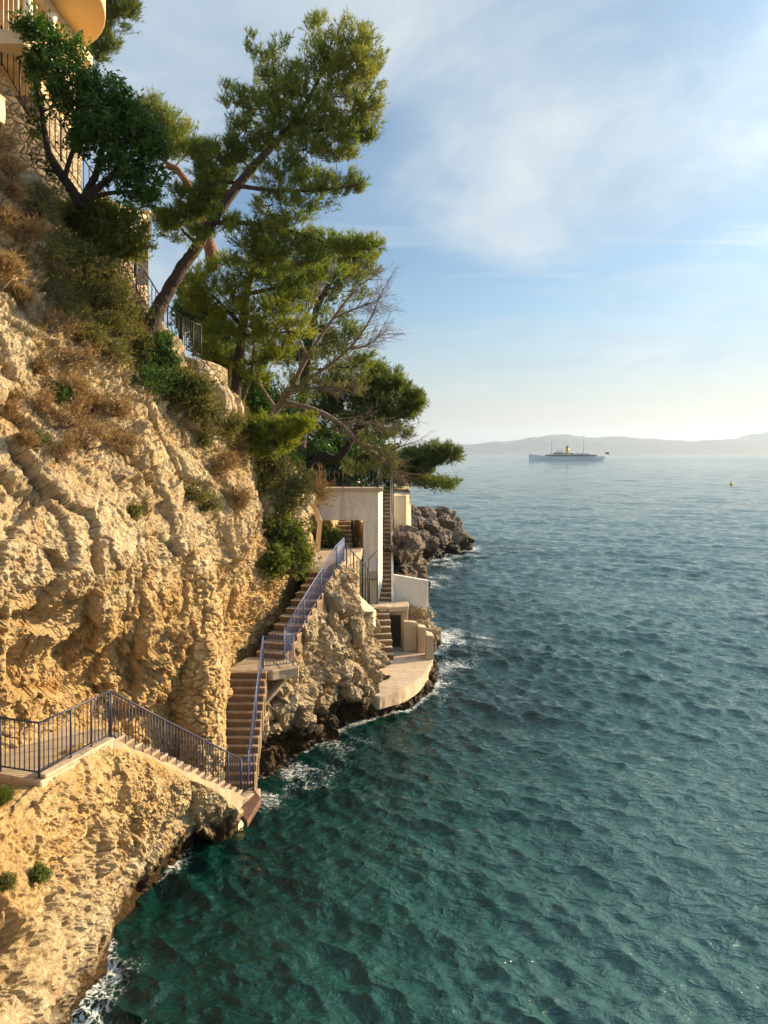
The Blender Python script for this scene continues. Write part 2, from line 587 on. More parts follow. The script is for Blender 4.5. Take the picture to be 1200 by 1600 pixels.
M_PINE = leaf_mat("pine_needles", (0.065, 0.115, 0.026), (0.135, 0.19, 0.038), (0.27, 0.28, 0.07), 0.5)
M_PINEB = leaf_mat("bright_pine_needles", (0.07, 0.115, 0.016), (0.15, 0.205, 0.026), (0.27, 0.29, 0.04), 0.5)
M_PINED = leaf_mat("dark_pine_needles", (0.05, 0.085, 0.024), (0.105, 0.15, 0.034), (0.20, 0.22, 0.055), 0.48)
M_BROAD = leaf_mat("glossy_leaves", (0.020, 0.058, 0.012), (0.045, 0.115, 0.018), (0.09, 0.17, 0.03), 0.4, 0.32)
M_GREEN = leaf_mat("shrub_leaves", (0.05, 0.085, 0.016), (0.11, 0.155, 0.028), (0.19, 0.21, 0.045), 0.45)
M_OLIVE = leaf_mat("olive_leaves", (0.07, 0.085, 0.022), (0.13, 0.145, 0.04), (0.23, 0.215, 0.07), 0.4)
M_DRY = leaf_mat("dry_twigs", (0.13, 0.08, 0.035), (0.26, 0.17, 0.08), (0.40, 0.28, 0.13), 0.25)
M_RUST = leaf_mat("rust_grass", (0.22, 0.145, 0.07), (0.34, 0.245, 0.125), (0.45, 0.34, 0.19), 0.25)
M_AGAVE = leaf_mat("agave_leaf", (0.16, 0.20, 0.14), (0.22, 0.26, 0.18), (0.30, 0.32, 0.22), 0.15)


def bark_mat(name, c0, c1):
    m, t = new_mat(name)
    pos = t.n('ShaderNodeNewGeometry').outputs['Position']
    v = t.n('ShaderNodeTexVoronoi', {'Vector': t.n('ShaderNodeMapping', {'Vector': pos, 'Scale': (1, 1, 0.45)}).outputs[0], 'Scale': 14.0})
    n = t.noise(pos, 7, 6, 0.65, 0.6)
    c = t.mix(t.ramp(n, [(0.35, 0.0), (0.65, 1.0)]), c0, c1)
    bp = t.n('ShaderNodeBump', {'Height': t.math('ADD', v.outputs['Distance'], n), 'Strength': 1.0, 'Distance': 0.03})
    bs = t.n('ShaderNodeBsdfPrincipled', {'Base Color': c, 'Roughness': 0.95, 'Normal': bp.outputs[0]})
    finish(t, bs.outputs[0])
    return m


M_BARK = bark_mat("pine_bark", (0.075, 0.048, 0.034), (0.03, 0.022, 0.018))
M_BARKR = bark_mat("red_bark", (0.24, 0.12, 0.07), (0.12, 0.065, 0.04))
M_BARKG = bark_mat("grey_bark", (0.26, 0.19, 0.14), (0.13, 0.095, 0.07))
M_BARKD = bark_mat("dark_bark", (0.035, 0.026, 0.02), (0.018, 0.014, 0.011))

# ------------------------------------------------------------------ the cliff
NET = [
 [(-4.2,3,-2),(-4.6,3,0),(-5.2,3,2.5),(-6.2,3,4.5),(-7.5,3,4.6),(-8.0,3,5.5),(-8,3,6.5),(-7.0,3,7.3),(-6.8,3,9),(-8,3,12),(-9.5,3,15),(-12,3,20),(-22,3,22)],
 [(-5.2,9,-2),(-5.5,9,0),(-5.8,9,2.5),(-6.8,9,4.3),(-8.2,9,4.4),(-8.6,9,5.5),(-8.3,9,6.5),(-7.3,9,7.2),(-6.6,9,9),(-7.8,9,12),(-9.2,9.5,15),(-11.5,10,20),(-22,10,22)],
 [(-5.3,12,-2),(-5.65,12,0),(-5.9,12,2.2),(-6.8,12.6,4.25),(-8.6,13,4.2),(-8.8,14,5.3),(-8.4,13.8,6.3),(-7.2,13.2,7.0),(-6.6,12.7,9.0),(-7.4,14,12),(-8.5,15.8,14.5),(-10.6,19.6,18.9),(-22,24,20)],
 [(-5.5,14,-2),(-5.8,14.3,0),(-6.0,14.2,2.2),(-6.62,14.05,4.28),(-7.9,15.6,4.2),(-7.85,15.8,5.2),(-7.4,15.5,6.2),(-6.75,14.9,6.9),(-6.15,14.2,9.0),(-7.2,15.6,12),(-8.2,17,14.6),(-10.0,19.8,18.1),(-22,26,20)],
 [(-5.6,16,-2),(-5.95,15.9,0),(-5.9,15.9,2.2),(-5.92,15.95,4.25),(-7.2,16.8,4.15),(-7.35,17.2,5.0),(-6.95,17.0,6.1),(-6.25,16.3,6.9),(-5.85,15.8,8.8),(-6.9,17.2,11.6),(-7.9,18.5,14.4),(-9.3,20.4,16.8),(-20,28,19)],
 [(-5.5,17.6,-2),(-5.9,17.6,0),(-5.3,17.5,1.9),(-4.98,17.55,3.15),(-6.4,18.4,2.9),(-6.7,18.8,4.2),(-6.4,18.6,5.5),(-5.95,17.9,6.6),(-5.6,17.4,8.6),(-6.5,18.6,11.2),(-7.5,19.8,14),(-8.4,21.1,15.8),(-18,30,17)],
 [(-5.1,19.3,-2),(-5.5,19.2,0),(-4.75,19.05,1.0),(-4.28,19.1,1.95),(-5.6,19.9,1.75),(-5.9,20.1,3.2),(-5.8,20,5),(-5.5,19.6,6.2),(-5.3,19.4,8.2),(-6.0,20.2,11),(-7.0,21.0,13.2),(-7.5,21.9,15.0),(-17,32,17)],
 [(-4.7,21,-2),(-5.0,21,0),(-4.45,20.7,.3),(-4.0,20.6,.72),(-4.78,21.2,.8),(-4.75,21.2,2.6),(-4.7,21.3,4.4),(-4.9,21.3,5.8),(-4.85,21.2,7.8),(-5.4,21.8,10.4),(-5.7,22.0,11.9),(-5.95,22.3,12.7),(-16,34,15)],
 [(-4.6,23.4,-2),(-4.8,23.4,0),(-4.8,23.4,.8),(-4.9,23.5,1.6),(-5.05,23.6,2.4),(-5.15,23.8,3.4),(-5.1,23.9,4.2),(-4.75,23.6,5.2),(-4.3,23.3,7.0),(-4.7,24,9.4),(-5.2,24.6,11.2),(-5.4,25.2,12.3),(-16,36,14)],
 [(-5.2,26,-2),(-5.2,26,0),(-5.2,26,1),(-5.1,26,2),(-5.0,26,3),(-4.85,26.2,3.8),(-4.7,26.3,4.6),(-4.3,26.2,5.8),(-4.05,26,7.2),(-4.2,26.6,8.7),(-4.5,27.2,10),(-4.6,28,10.7),(-15,38,12)],
 [(-4.6,29,-2),(-4.6,29,0),(-4.6,29,1),(-4.5,29,2.5),(-4.3,29,3.6),(-4.2,29,4.5),(-4.1,29.2,5.3),(-3.9,29.2,6.0),(-3.75,29.2,6.8),(-3.65,29.3,7.6),(-3.75,29.8,8.6),(-3.9,30.5,9.4),(-14,40,11)],
 [(-4.3,33,-2),(-4.3,33,0),(-4.3,33,1),(-4.2,33,2.5),(-4.1,33,4),(-4.0,33,5.2),(-3.9,33,5.9),(-3.8,33,6.5),(-3.75,33,7.2),(-3.72,33,7.8),(-3.75,33.2,8.4),(-3.9,33.6,8.8),(-13,43,10)],
 [(-4.2,37.5,-2),(-4.2,37.5,0),(-4.2,37.5,1),(-4.1,37.5,2.5),(-4.0,37.5,4),(-3.9,37.5,5.2),(-3.85,37.5,5.9),(-3.8,37.5,6.5),(-3.75,37.5,7.2),(-3.75,37.5,7.8),(-3.8,37.6,8.4),(-3.9,38,8.7),(-13,46,10)],
]
NET = np.array(NET, float)
#        uw  wat mid  out  inn  rlo rhi lip bul upp slo  top back
AMP = np.array([.5, .7, 1.0, .30, .25, .8, 1.0, 1.0, .9, 1.1, 1.2, .8, 1.0])


def rock_displace(P, N, amp, seed, big=0.28, blocks=((0.45, 0.30), (1.05, 0.22)), fine=0.05):
    """layered displacement along the normal: swells, tilted fracture blocks with sharp edges, angular grit"""
    warp = np.stack([fbm(P, 1.6, 4, seed + 50 + k, 0.6) for k in range(3)], -1)
    Q = P * np.array((1.0, 1.0, 0.7)) + np.array((0, .35, 0)) * P[:, 2:3]      # steep fracture planes
    Q = Q + 0.10 * warp
    d = big * fbm(P, 0.30, 3, seed)
    for s, a in blocks:
        f1, f2, cid, tl = worley(Q, s, seed + int(s * 10))
        edge_ = np.exp(-(f2 - f1) / 0.03)
        d = d + a * (0.7 * (cid - 0.5) + 2.1 * tl) - a * 0.35 * edge_
    msk = np.clip(fbm(P, 0.4, 3, seed + 90) * 1.4 + 0.7, 0.25, 1)
    for s, a in ((2.4, 0.14), (5.6, 0.082), (11.5, 0.03)):
        f1, f2, cid, tl = worley(P + 0.05 * warp, s, seed + 77 + int(s))
        d = d + msk * a * (0.8 * (cid - 0.5) + 2.0 * tl)
    rg = 1 - np.abs(fbm(Q, 0.9, 5, seed + 5, 0.55))
    d = d + 0.14 * (rg - 0.7)
    d = d + fine * (0.5 - np.abs(fbm(P, 7.0, 3, seed + 30, 0.65)))
    return P + N * (d * amp)[:, None]


def surface(net, nu, nv, amp=None, seed=1, flip=False, **kw):
    C = crom(net, spread(net, nu))
    Ct = np.swapaxes(C, 0, 1)
    v = spread(Ct, nv)
    P = np.swapaxes(crom(Ct, v), 0, 1)
    N = grid_normals(P)
    if flip:
        N = -N
    a = np.ones(nv) if amp is None else np.interp(v, np.arange(len(amp)), amp)
    A = np.repeat(a[None, :], nu, 0)
    n, m = P.shape[:2]
    Q = rock_displace(P.reshape(-1, 3), N.reshape(-1, 3), A.ravel(), seed, **kw)
    return Q, n, m, np.repeat(v[None, :], n, 0).ravel(), N.reshape(-1, 3)


C0 = NET[1:]                     # the part in view is sampled finely
CP, cn, cm, CV, CN = surface(C0, 900, 1250, AMP, 3)
# refine: more of the samples where the picture looks (profile levels below the back plateau)
cliff = link("cliff", mesh_np("cliff", CP, grid_faces(cn, cm)[:, ::-1], False), M_CLIFF)
tag(cliff, "cream limestone cliff bulging over the sea on the left", None, None, "structure")
CX, CY = project(CP)
VIS = (CV < 11.3)


def on_cliff(px, py, tol=7.0):
    d2 = (CX - px) ** 2 + (CY - py) ** 2
    ok = (d2 < tol * tol) & VIS
    if not ok.any():
        i = int(np.argmin(np.where(VIS, d2, 1e9)))
        return CP[i], CN[i]
    idx = np.nonzero(ok)[0]
    i = idx[int(np.argmin(CP[idx, 1]))]
    return CP[i], CN[i]


# ------------------------------------------------------------------ stacked stone buttress beside the brown steps
zs_ = np.linspace(0.6, 8.0, 260)
an_ = np.linspace(0, 2 * math.pi, 150, endpoint=False)
ZB, AB = np.meshgrid(zs_, an_, indexing='ij')
cxb = np.interp(ZB, [0.6, 3, 6, 8], [-5.12, -5.16, -5.22, -5.5])
cyb = np.interp(ZB, [0.6, 3, 6, 8], [20.72, 20.66, 20.55, 20.4])
rb = np.interp(ZB, [0.6, 2, 5, 6.5, 8], [.62, .60, .60, .68, .5])
BP = np.stack([cxb + rb * np.cos(AB), cyb + rb * np.sin(AB), ZB], -1).reshape(-1, 3)
BN = np.stack([np.cos(AB), np.sin(AB), 0 * AB], -1).reshape(-1, 3)
wq_ = np.stack([fbm(BP, 2.5, 2, 300 + k) for k in range(3)], -1)
f1, f2, cid, tl = worley((BP + .06 * wq_) * np.array((1, 1, 1.25)), 4.3, 311)
jn = np.clip((f2 - f1) / .22, 0, 1)
dB_ = 0.075 * jn + 0.05 * (cid - .5) + .10 * tl * jn + 0.16 * fbm(BP, .8, 3, 320) + .03 * fbm(BP, 8, 3, 330)
BP = BP + BN * dB_[:, None]
nz_, na_ = ZB.shape
fi_ = (np.arange(nz_ - 1)[:, None] * na_)
k_ = np.arange(na_)[None, :]
kk_ = (k_ + 1) % na_
FB = np.stack([fi_ + k_, fi_ + kk_, fi_ + kk_ + na_, fi_ + k_ + na_], -1).reshape(-1, 4)
tag(link("stone_buttress", mesh_np("stone_buttress", BP, FB, False), M_CLIFF), "rounded rough stone buttress rising beside the steep brown steps", "buttress")

# ------------------------------------------------------------------ rock outcrop under the upper flight
ON = [
 [(-4.6,24.9,-1.5),(-4.4,24.7,0),(-4.35,24.6,0.9),(-4.3,24.6,1.7),(-4.35,24.7,2.7),(-4.5,26.4,2.8)],
 [at(396,1300,24.2),at(400,1214,24.3),at(404,1150,24.5),at(412,1100,24.6),at(430,1070,24.7),(-3.9,26.6,2.9)],
 [at(436,1270,25.2),at(441,1192,25.4),at(443,1135,25.7),at(450,1085,25.7),at(452,1036,25.4),(-3.7,26.2,3.5)],
 [at(487,1240,26.7),at(490,1166,26.9),at(489,1100,27.2),at(490,1030,27.6),at(488,964,27.5),(-3.0,28.4,4.6)],
 [at(533,1215,28.3),at(536,1142,28.5),at(531,1080,28.8),at(530,985,29.1),at(524,893,29.9),(-2.2,31.2,5.5)],
 [at(574,1195,29.4),at(577,1124,29.6),at(577,1078,29.6),at(561,975,30.9),at(547,900,31.6),(-2.0,32.9,5.0)],
 [at(598,1190,30.0),at(600,1118,30.1),at(592,1078,30.9),at(580,1010,33.2),at(566,945,34.4),(-1.5,35.8,4.2)],
 [at(612,1188,30.6),at(613,1115,30.6),at(604,1072,32.0),at(590,1030,35.2),at(575,965,36.5),(-1.0,37.2,3.2)],
]
OP, on_, om, OV, ONN = surface(np.array(ON, float), 420, 330, np.array([.6, .9, 1.2, 1.2, .8, .5]), 21, big=0.3, blocks=((0.75, 0.38), (1.9, 0.16)))
tag(link("rock_outcrop", mesh_np("rock_outcrop", OP, grid_faces(on_, om)[:, ::-1], False), M_ROCK), "craggy rock under the upper flight of steps", None, None, "structure")

# ------------------------------------------------------------------ rocky shore beyond the concrete frame
SN = [
 [(1.2,38.2,-1.5),(1.25,38.4,0),(1.15,38.6,2),(1.0,38.8,4),(.9,39,5.0),(-3,42,5.4)],
 [(1.75,42,-1.5),(1.7,42,0),(1.55,42.2,2.0),(1.35,42.6,4.5),(1.0,43.2,6.6),(-4,46,8.3)],
 [(2.0,47,-1.5),(1.9,47,0),(1.7,47.3,2.0),(1.45,48,4.3),(.9,49,6.6),(-4,52,9)],
 [(2.2,55,-1.5),(2.1,55,0),(1.85,55.5,2.0),(1.5,56.5,4.0),(.6,58,6.2),(-5,62,9)],
 [(2.6,63,-1.5),(2.4,63,0),(2.1,64,1.8),(1.5,65.5,3.6),(.4,68,5.4),(-6,72,9)],
 [(4.6,73,-1.5),(4.2,73,0),(3.6,74.5,1.5),(2.6,76,3.0),(1.0,78,4.6),(-8,84,8)],
 [(8.6,80,-1.5),(8.0,80.3,0),(7.0,81.5,1.0),(5.6,83,2.0),(3,86,3),(-8,96,6)],
 [(9.6,86,-1.5),(9.0,86.3,0),(8,87.5,.8),(6,90,1.5),(3,95,2),(-10,110,4)],
]
SP_, sn_, sm_, SV, SNN = surface(np.array(SN, float), 420, 200, None, 41, big=0.6, blocks=((0.4, 0.6), (1.0, 0.35)))
tag(link("rocky_shore", mesh_np("rocky_shore", SP_, grid_faces(sn_, sm_)[:, ::-1], False), M_FARROCK), "dark rocky shoreline running on beyond the steps", None, None, "structure")

# ------------------------------------------------------------------ wooded hillside behind the terrace
gx = np.linspace(-60, 1.0, 120)
gy = np.linspace(39.0, 120, 120)
GX, GY = np.meshgrid(gx, gy, indexing='ij')
edge = np.interp(GY, [39, 46, 55, 65, 75, 120], [0.6, 0.2, -.5, -1.5, -3, -8])
GZ = 8.55 + np.clip(-3.5 - GX, 0, 40) * 0.33 - np.clip(GX - edge + 1.2, 0, 5) * 1.5
GZ = np.where((GX > -3.0) & (GX < 0.75) & (GY < 43.8), 4.8, GZ)
GP = np.stack([GX, GY, GZ], -1).reshape(-1, 3)
GP[:, 2] += 0.25 * fbm(GP, 0.25, 4, 5)
hm = simple_mat("hillside_earth", (0.12, 0.085, 0.05), 0.95, 0.5, 0.8, 0.1, 0, (0.06, 0.065, 0.025), 6)
tag(link("hillside", mesh_np("hillside", GP, grid_faces(120, 120)), hm), "brown earth hillside under the pines", None, None, "structure")

# ------------------------------------------------------------------ the sea
coast = np.array([(-5.5, 9), (-5.65, 12), (-5.8, 14.3), (-5.95, 15.9), (-5.9, 17.6), (-5.5, 19.2), (-5.0, 21), (-4.6, 23.4), at(400, 1214, 24.3)[:2],
                  at(441, 1192, 25.4)[:2], at(490, 1166, 26.9)[:2], at(536, 1142, 28.5)[:2], at(577, 1124, 29.6)[:2], at(600, 1118, 30.1)[:2],
                  (1.2, 30.8), (2.2, 33.0), (2.45, 35.0), (2.2, 38), (1.7, 42), (1.9, 47), (2.1, 55), (2.4, 63), (4.2, 73), (8.0, 80), (9.8, 83)], float)
NR, NTH = 1750, 900
r = 9.5 * (14000.0 / 9.5) ** (np.arange(NR) / (NR - 1.0))
th = np.radians(np.linspace(-42, 60, NTH))
R_, T_ = np.meshgrid(r, th, indexing='ij')
WX, WY = (R_ * np.sin(T_)).ravel().astype(np.float32), (R_ * np.cos(T_)).ravel().astype(np.float32)
spc = np.maximum(R_ * (math.log(14000 / 9.5) / (NR - 1)), R_ * math.radians(102) / NTH).ravel().astype(np.float32)
WZ = np.zeros_like(WX)
DX = np.zeros_like(WX)
DY = np.zeros_like(WX)
wr = np.random.default_rng(5)
NW = 110
lam = 0.24 * (16.0 / 0.24) ** ((np.arange(NW) + wr.random(NW)) / NW)
for L in lam:
    a0 = math.radians(240) + wr.normal(0, 0.75 if L < 0.7 else (0.48 if L < 3 else 0.35))
    k = 2 * math.pi / L
    slope = float(np.interp(math.log(L), np.log([0.24, 0.5, 0.9, 1.6, 2.6, 5.0, 16.0]), [0.046, 0.070, 0.064, 0.040, 0.018, 0.009, 0.005]))
    dx, dy = math.cos(a0), math.sin(a0)
    fade = np.clip((L / spc - 2.0) / 2.0, 0, 1)
    ph = k * (dx * WX + dy * WY) + wr.random() * 6.283
    A = slope / k * fade
    WZ += A * np.cos(ph)
    q = 1.0
    DX -= q * A * dx * np.sin(ph)
    DY -= q * A * dy * np.sin(ph)
# gusts: patches of rougher and calmer water
gp = np.stack([WX * 0.6, WY, WX * 0], -1)
gust = np.clip(1.0 + 0.45 * fbm(gp, 0.09, 3, 8), 0.45, 1.6)
WZ *= gust
WX2, WY2 = WX + DX * gust, WY + DY * gust
# distance to the coast drives the foam
foam = np.zeros_like(WX)
near = np.nonzero((WY > 6) & (WY < 100) & (WX < 22))[0]
pts = np.stack([WX[near], WY[near]], -1)
dmin = np.full(len(near), 99.0, np.float32)
for a, b in zip(coast[:-1], coast[1:]):
    ab = b - a
    tt = np.clip(((pts - a) @ ab) / (ab @ ab), 0, 1)
    dmin = np.minimum(dmin, np.linalg.norm(pts - (a + tt[:, None] * ab), axis=1))
p3 = np.stack([pts[:, 0], pts[:, 1], np.zeros(len(pts))], -1)
brk = fbm(p3, 0.35, 4, 31)
swash = np.interp(pts[:, 1], [20, 24], [0.0, 0.2]) + 0.9 * np.clip(brk + 0.05, 0, 2)
far_boost = np.interp(pts[:, 1], [10, 30, 36, 60, 80], [0.75, 0.8, 1.8, 2.2, 3.0])
f = np.clip(1 - dmin / (swash * far_boost), 0, 1) ** 1.2
# broken wash: under the near buttress, along the steps, off the platform and round the point
for cx, cy, rr, s in ((-4.8, 13.4, .8, .5), (-5.2, 15.2, .7, .28), (-3.3, 24.3, 1.6, .6), (-1.6, 27.0, 1.2, .5), (3.6, 42.5, 2.6, .85), (3.4, 37.0, 1.6, .5), (2.6, 32.5, .9, .3), (5.5, 75, 4.5, .9), (3.4, 62, 2.6, .8)):
    g = np.exp(-((pts[:, 0] - cx) ** 2 + ((pts[:, 1] - cy) * 0.7) ** 2) / (rr * rr))
    f = np.maximum(f, s * g * np.clip(0.7 + 0.8 * fbm(p3, 0.8, 4, 61), 0, 1.3))
foam[near] = f
opn = np.ones_like(WX)
opn[near] = np.clip((dmin + 1.5 * fbm(p3, 0.22, 3, 91) - 2.0) / 11.0, 0, 1)
W = np.stack([WX2, WY2, WZ], -1)
mw, t = new_mat("sea_water")
pos = t.n('ShaderNodeNewGeometry').outputs['Position']
fa = t.n('ShaderNodeAttribute', attribute_name='foam').outputs['Fac']
nb = t.noise(pos, 4.2, 7, 0.6, 0.5)
nb2 = t.noise(pos, 11.0, 4, 0.6, 0.4)
stx = t.n('ShaderNodeMapping', {'Vector': pos, 'Rotation': (0, 0, 0.5), 'Scale': (0.6, 1.0, 1.0)}).outputs[0]
rdg = t.math('SUBTRACT', 1.0, t.math('ABSOLUTE', t.math('MULTIPLY_ADD', t.noise(stx, 2.4, 4, 0.5, 0.3), 2.0, -1.0)))
bh = t.math('ADD', t.math('MULTIPLY', nb, 0.55), t.math('MULTIPLY', nb2, 0.16))
bh = t.math('ADD', bh, t.math('MULTIPLY', t.math('POWER', rdg, 2.0), 1.1))
bp = t.n('ShaderNodeBump', {'Height': bh, 'Strength': 0.8, 'Distance': 0.10})
# dark body colour by the rocks, sky reflection painted in as paler farther out
refl_tone = t.n('ShaderNodeAttribute', attribute_name='open').outputs['Fac']
refl_tone = t.math('ADD', refl_tone, t.math('MULTIPLY_ADD', t.noise(pos, 0.25, 4, 0.55, 0.6), 0.5, -0.25))
wc = t.ramp(refl_tone, [(0.05, (0.002, 0.024, 0.019)), (0.45, (0.010, 0.052, 0.044)), (0.95, (0.036, 0.092, 0.088))])
wat = t.n('ShaderNodeBsdfPrincipled', {'Base Color': wc, 'Roughness': 0.045, 'IOR': 1.333, 'Normal': bp.outputs[0]})
fn = t.noise(pos, 2.6, 8, 0.62, 1.6)
ridge = t.math('ABSOLUTE', t.math('SUBTRACT', fn, 0.5))
lace = t.ramp(ridge, [(0.0, 1.0), (0.07, 0.0)])
amount = t.math('MULTIPLY', fa, t.math('ADD', t.math('MULTIPLY', lace, 0.75), t.ramp(t.noise(pos, 8.5, 7, 0.72, 0.5), [(0.46, 0.0), (0.62, 0.75)])))
amount = t.ramp(amount, [(0.18, 0.0), (0.60, 0.85)])
fm = t.n('ShaderNodeBsdfPrincipled', {'Base Color': (0.72, 0.76, 0.74, 1), 'Roughness': 0.7})
mx = t.n('ShaderNodeMixShader', {0: amount, 1: wat.outputs[0], 2: fm.outputs[0]})
finish(t, mx.outputs[0])
tag(link("sea", mesh_np("sea", W, grid_faces(NR, NTH)[:, ::-1], True, {'foam': foam, 'open': opn}), mw), "choppy emerald sea", None, None, "structure")

# ------------------------------------------------------------------ far hills across the bay
m_hill = simple_mat("far_hillside", (0.045, 0.065, 0.06), 0.95, 0.3, 0.004, 0, 0, (0.08, 0.08, 0.075))


def ridge_range(name, prof, Y, depth_, seed, label):
    xs = np.array([p[0] for p in prof], float)
    ys = np.array([p[1] for p in prof], float)
    n, m = 420, 40
    px = np.linspace(xs[0], xs[-1], n)
    hx = np.interp(px, xs, ys)
    X = (px - 600) / F * Y
    hz = np.maximum((HOR - hx) / F * Y + H, 2.0)
    vv = np.linspace(-1, 1, m)
    shape = np.exp(-(vv * 1.7) ** 2) - math.exp(-1.7 ** 2)
    shape /= shape.max()
    P = np.zeros((n, m, 3))
    P[..., 0] = X[:, None]
    P[..., 1] = Y + vv[None, :] * depth_
    P[..., 2] = hz[:, None] * shape[None, :] - 1.0
    Q = P.reshape(-1, 3)
    nz = fbm(Q, 0.004, 4, seed) * 0.10 + fbm(Q, 0.03, 2, seed + 9) * 0.03
    Q[:, 2] += nz * np.repeat(hz, m) * np.tile(shape, n)
    tag(link(name, mesh_np(name, Q, grid_faces(n, m)), m_hill), label, None, None, "structure")


ridge_range("headland", [(560, 708), (640, 700), (712, 696), (730, 694), (745, 693), (775, 690), (800, 688), (830, 684), (850, 682), (870, 680), (890, 681), (915, 683), (940, 684), (960, 683), (985, 685), (1010, 686), (1050, 688), (1078, 689.5), (1100, 687.5), (1125, 687), (1150, 687), (1180, 688), (1220, 690), (1320, 696), (1450, 703), (1560, 708)], 7200.0, 900.0, 3, "long low headland across the bay fading into haze")
ridge_range("far_mountain", [(1085, 708), (1120, 694), (1140, 686), (1160, 682), (1185, 678), (1215, 672), (1260, 668), (1330, 662), (1400, 672), (1500, 684), (1650, 706)], 8900.0, 800.0, 7, "higher hill at the right edge beyond the headland")

# ------------------------------------------------------------------ haze over the bay
hz, t = new_mat("sea_haze")
vol = t.n('ShaderNodeVolumePrincipled', {'Color': (0.56, 0.68, 0.84, 1), 'Density': 0.000095, 'Anisotropy': 0.35})
t.n('ShaderNodeOutputMaterial', {'Volume': vol.outputs[0]})
b = MB()
b.box(-13000, 13500, -400, 14600, -3.2, 420)
hzo = b.build("haze", hz)
tag(hzo, "thin warm haze over the bay", None, None, "stuff")

# ================================================================== built things
def zpt(px, py, z):
    Y = (H - z) / ((py - HOR) / F)
    return np.array(((px - 600) / F * Y, Y, z))


def lerp(a, b, t):
    return np.asarray(a, float) * (1 - t) + np.asarray(b, float) * t


def roughen(o, amt=0.02, size=0.22, freq=2.2):
    """worn masonry: cut the faces up and wear the surface unevenly"""
    bm = bmesh.new()
    bm.from_mesh(o.data)
    for _ in range(6):
        ed = [e for e in bm.edges if e.calc_length() > size]
        if not ed or len(bm.verts) > 6000:
            break
        bmesh.ops.subdivide_edges(bm, edges=ed, cuts=1, use_grid_fill=True)
    bmesh.ops.triangulate(bm, faces=bm.faces)
    bm.normal_update()
    P = np.array([v.co[:] for v in bm.verts])
    n = fbm(P, freq, 4, 17, 0.6) - 0.5 * np.clip(fbm(P, freq * 2.5, 3, 23) - .15, 0, 1)
    for v, k in zip(bm.verts, n):
        v.co += v.normal * float(k) * amt
    bm.to_mesh(o.data)
    bm.free()
    return o


BARS = {}


def bar_mesh(h, rad, mat):
    key = (round(h, 3), rad, mat.name)
    if key not in BARS:
        V, Fc = tube([(0, 0, 0), (0, 0, h * 0.5), (0, 0, h)], rad, 5)
        me = mesh_np("baluster", V, Fc, True)
        me.materials.append(mat)
        BARS[key] = me
    return BARS[key]


def railing(name, label, pts, h=1.0, gap=0.125, mat=None, posts=None, rad=0.011, group=None, top=0.022, scroll=False, low=0.10):
    """iron railing: handrail, bottom rail, posts and single balusters over a line of base points"""
    pts = [np.asarray(p, float) for p in pts]
    root = thing(name, label, "railing", pts[0], group)
    b0 = pts[0]
    up = np.array((0, 0, h))
    lo = np.array((0, 0, low))
    mb = MB()
    mb.tube([p + up for p in pts], top, 6)
    mb.build("handrail", mat, root, True)
    mb = MB()
    mb.tube([p + lo for p in pts], top * 0.8, 5)
    mb.build("bottom_rail", mat, root, True)
    pm = bar_mesh(h + 0.02, rad * 2.1, mat)
    posts = range(len(pts)) if posts is None else posts
    for i in posts:
        link("post", pm, None, root, tuple(pts[i] - b0))
    bmsh = bar_mesh(h - low, rad, mat)
    for a, b in zip(pts[:-1], pts[1:]):
        L = np.linalg.norm((b - a)[:2])
        n = max(int(round(L / gap)), 1)
        for k in range(1, n):
            p = lerp(a, b, k / n) + lo
            link("baluster", bmsh, None, root, tuple(p - b0))
    if scroll:
        mb = MB()
        for a, b in zip(pts[:-1], pts[1:]):
            n = max(int(round(np.linalg.norm(b - a) / 0.62)), 1)
            for k in range(n):
                p, q = lerp(a, b, k / n), lerp(a, b, (k + 1) / n)
                s = np.linspace(0, 1, 9)
                arc = [lerp(p, q, u) + np.array((0, 0, 0.12 + 0.24 * math.sin(math.pi * u))) for u in s]
                mb.tube(arc, 0.010, 4, False)
        mb.build("scrollwork", mat, root, True)
    return root


def flight(name, label, p0, dirv, side, width, n, rise, run, mat, depth=0.5, widths=None, jit=0.012, cat="steps"):
    """masonry steps: p0 is the foot of the first riser at one edge; side points to the other edge"""
    p0 = np.asarray(p0, float)
    d = np.asarray(dirv, float)
    d = d / np.linalg.norm(d)
    s = np.asarray(side, float)
    s = s / np.linalg.norm(s)
    root = thing(name, label, cat, (p0[0], p0[1], p0[2]))
    rr = random.Random(int(abs(p0[0] * 977 + p0[1] * 131)) + n)
    for i in range(n):
        wi = width if widths is None else widths[0] + (widths[1] - widths[0]) * i / max(n - 1, 1)
        a = p0[:2] + d * (run * i)
        b = p0[:2] + d * (run * (i + 1) + (0.0 if i < n - 1 else 0.12))
        ztop = p0[2] + rise * (i + 1) + rr.uniform(-jit, jit)
        o0, o1 = rr.uniform(-.02, .02), rr.uniform(-.02, .02)
        nose = d * 0.02
        mb = MB()
        mb.prism([a + s * o0, b + s * o0, b + s * (wi + o1), a + s * (wi + o1)], ztop - rise - depth, ztop - 0.055)
        # tread with a small nosing
        mb.prism([a - nose + s * (o0 - .012), b - nose + s * (o0 - .012), b - nose + s * (wi + o1 + .012), a - nose + s * (wi + o1 + .012)], ztop - 0.053, ztop)
        so_ = mb.build("step", mat, root, False, 0.012)
        roughen(so_, 0.012, 0.3, 4.0)
        so_.data.materials.append(M_STEPD if mat is not M_CREAMW else M_CREAMW)  # upright faces take the darker tone, painting shade on the risers
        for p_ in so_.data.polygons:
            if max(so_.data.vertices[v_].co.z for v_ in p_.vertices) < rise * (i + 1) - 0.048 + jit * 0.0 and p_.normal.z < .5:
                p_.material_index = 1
    return root


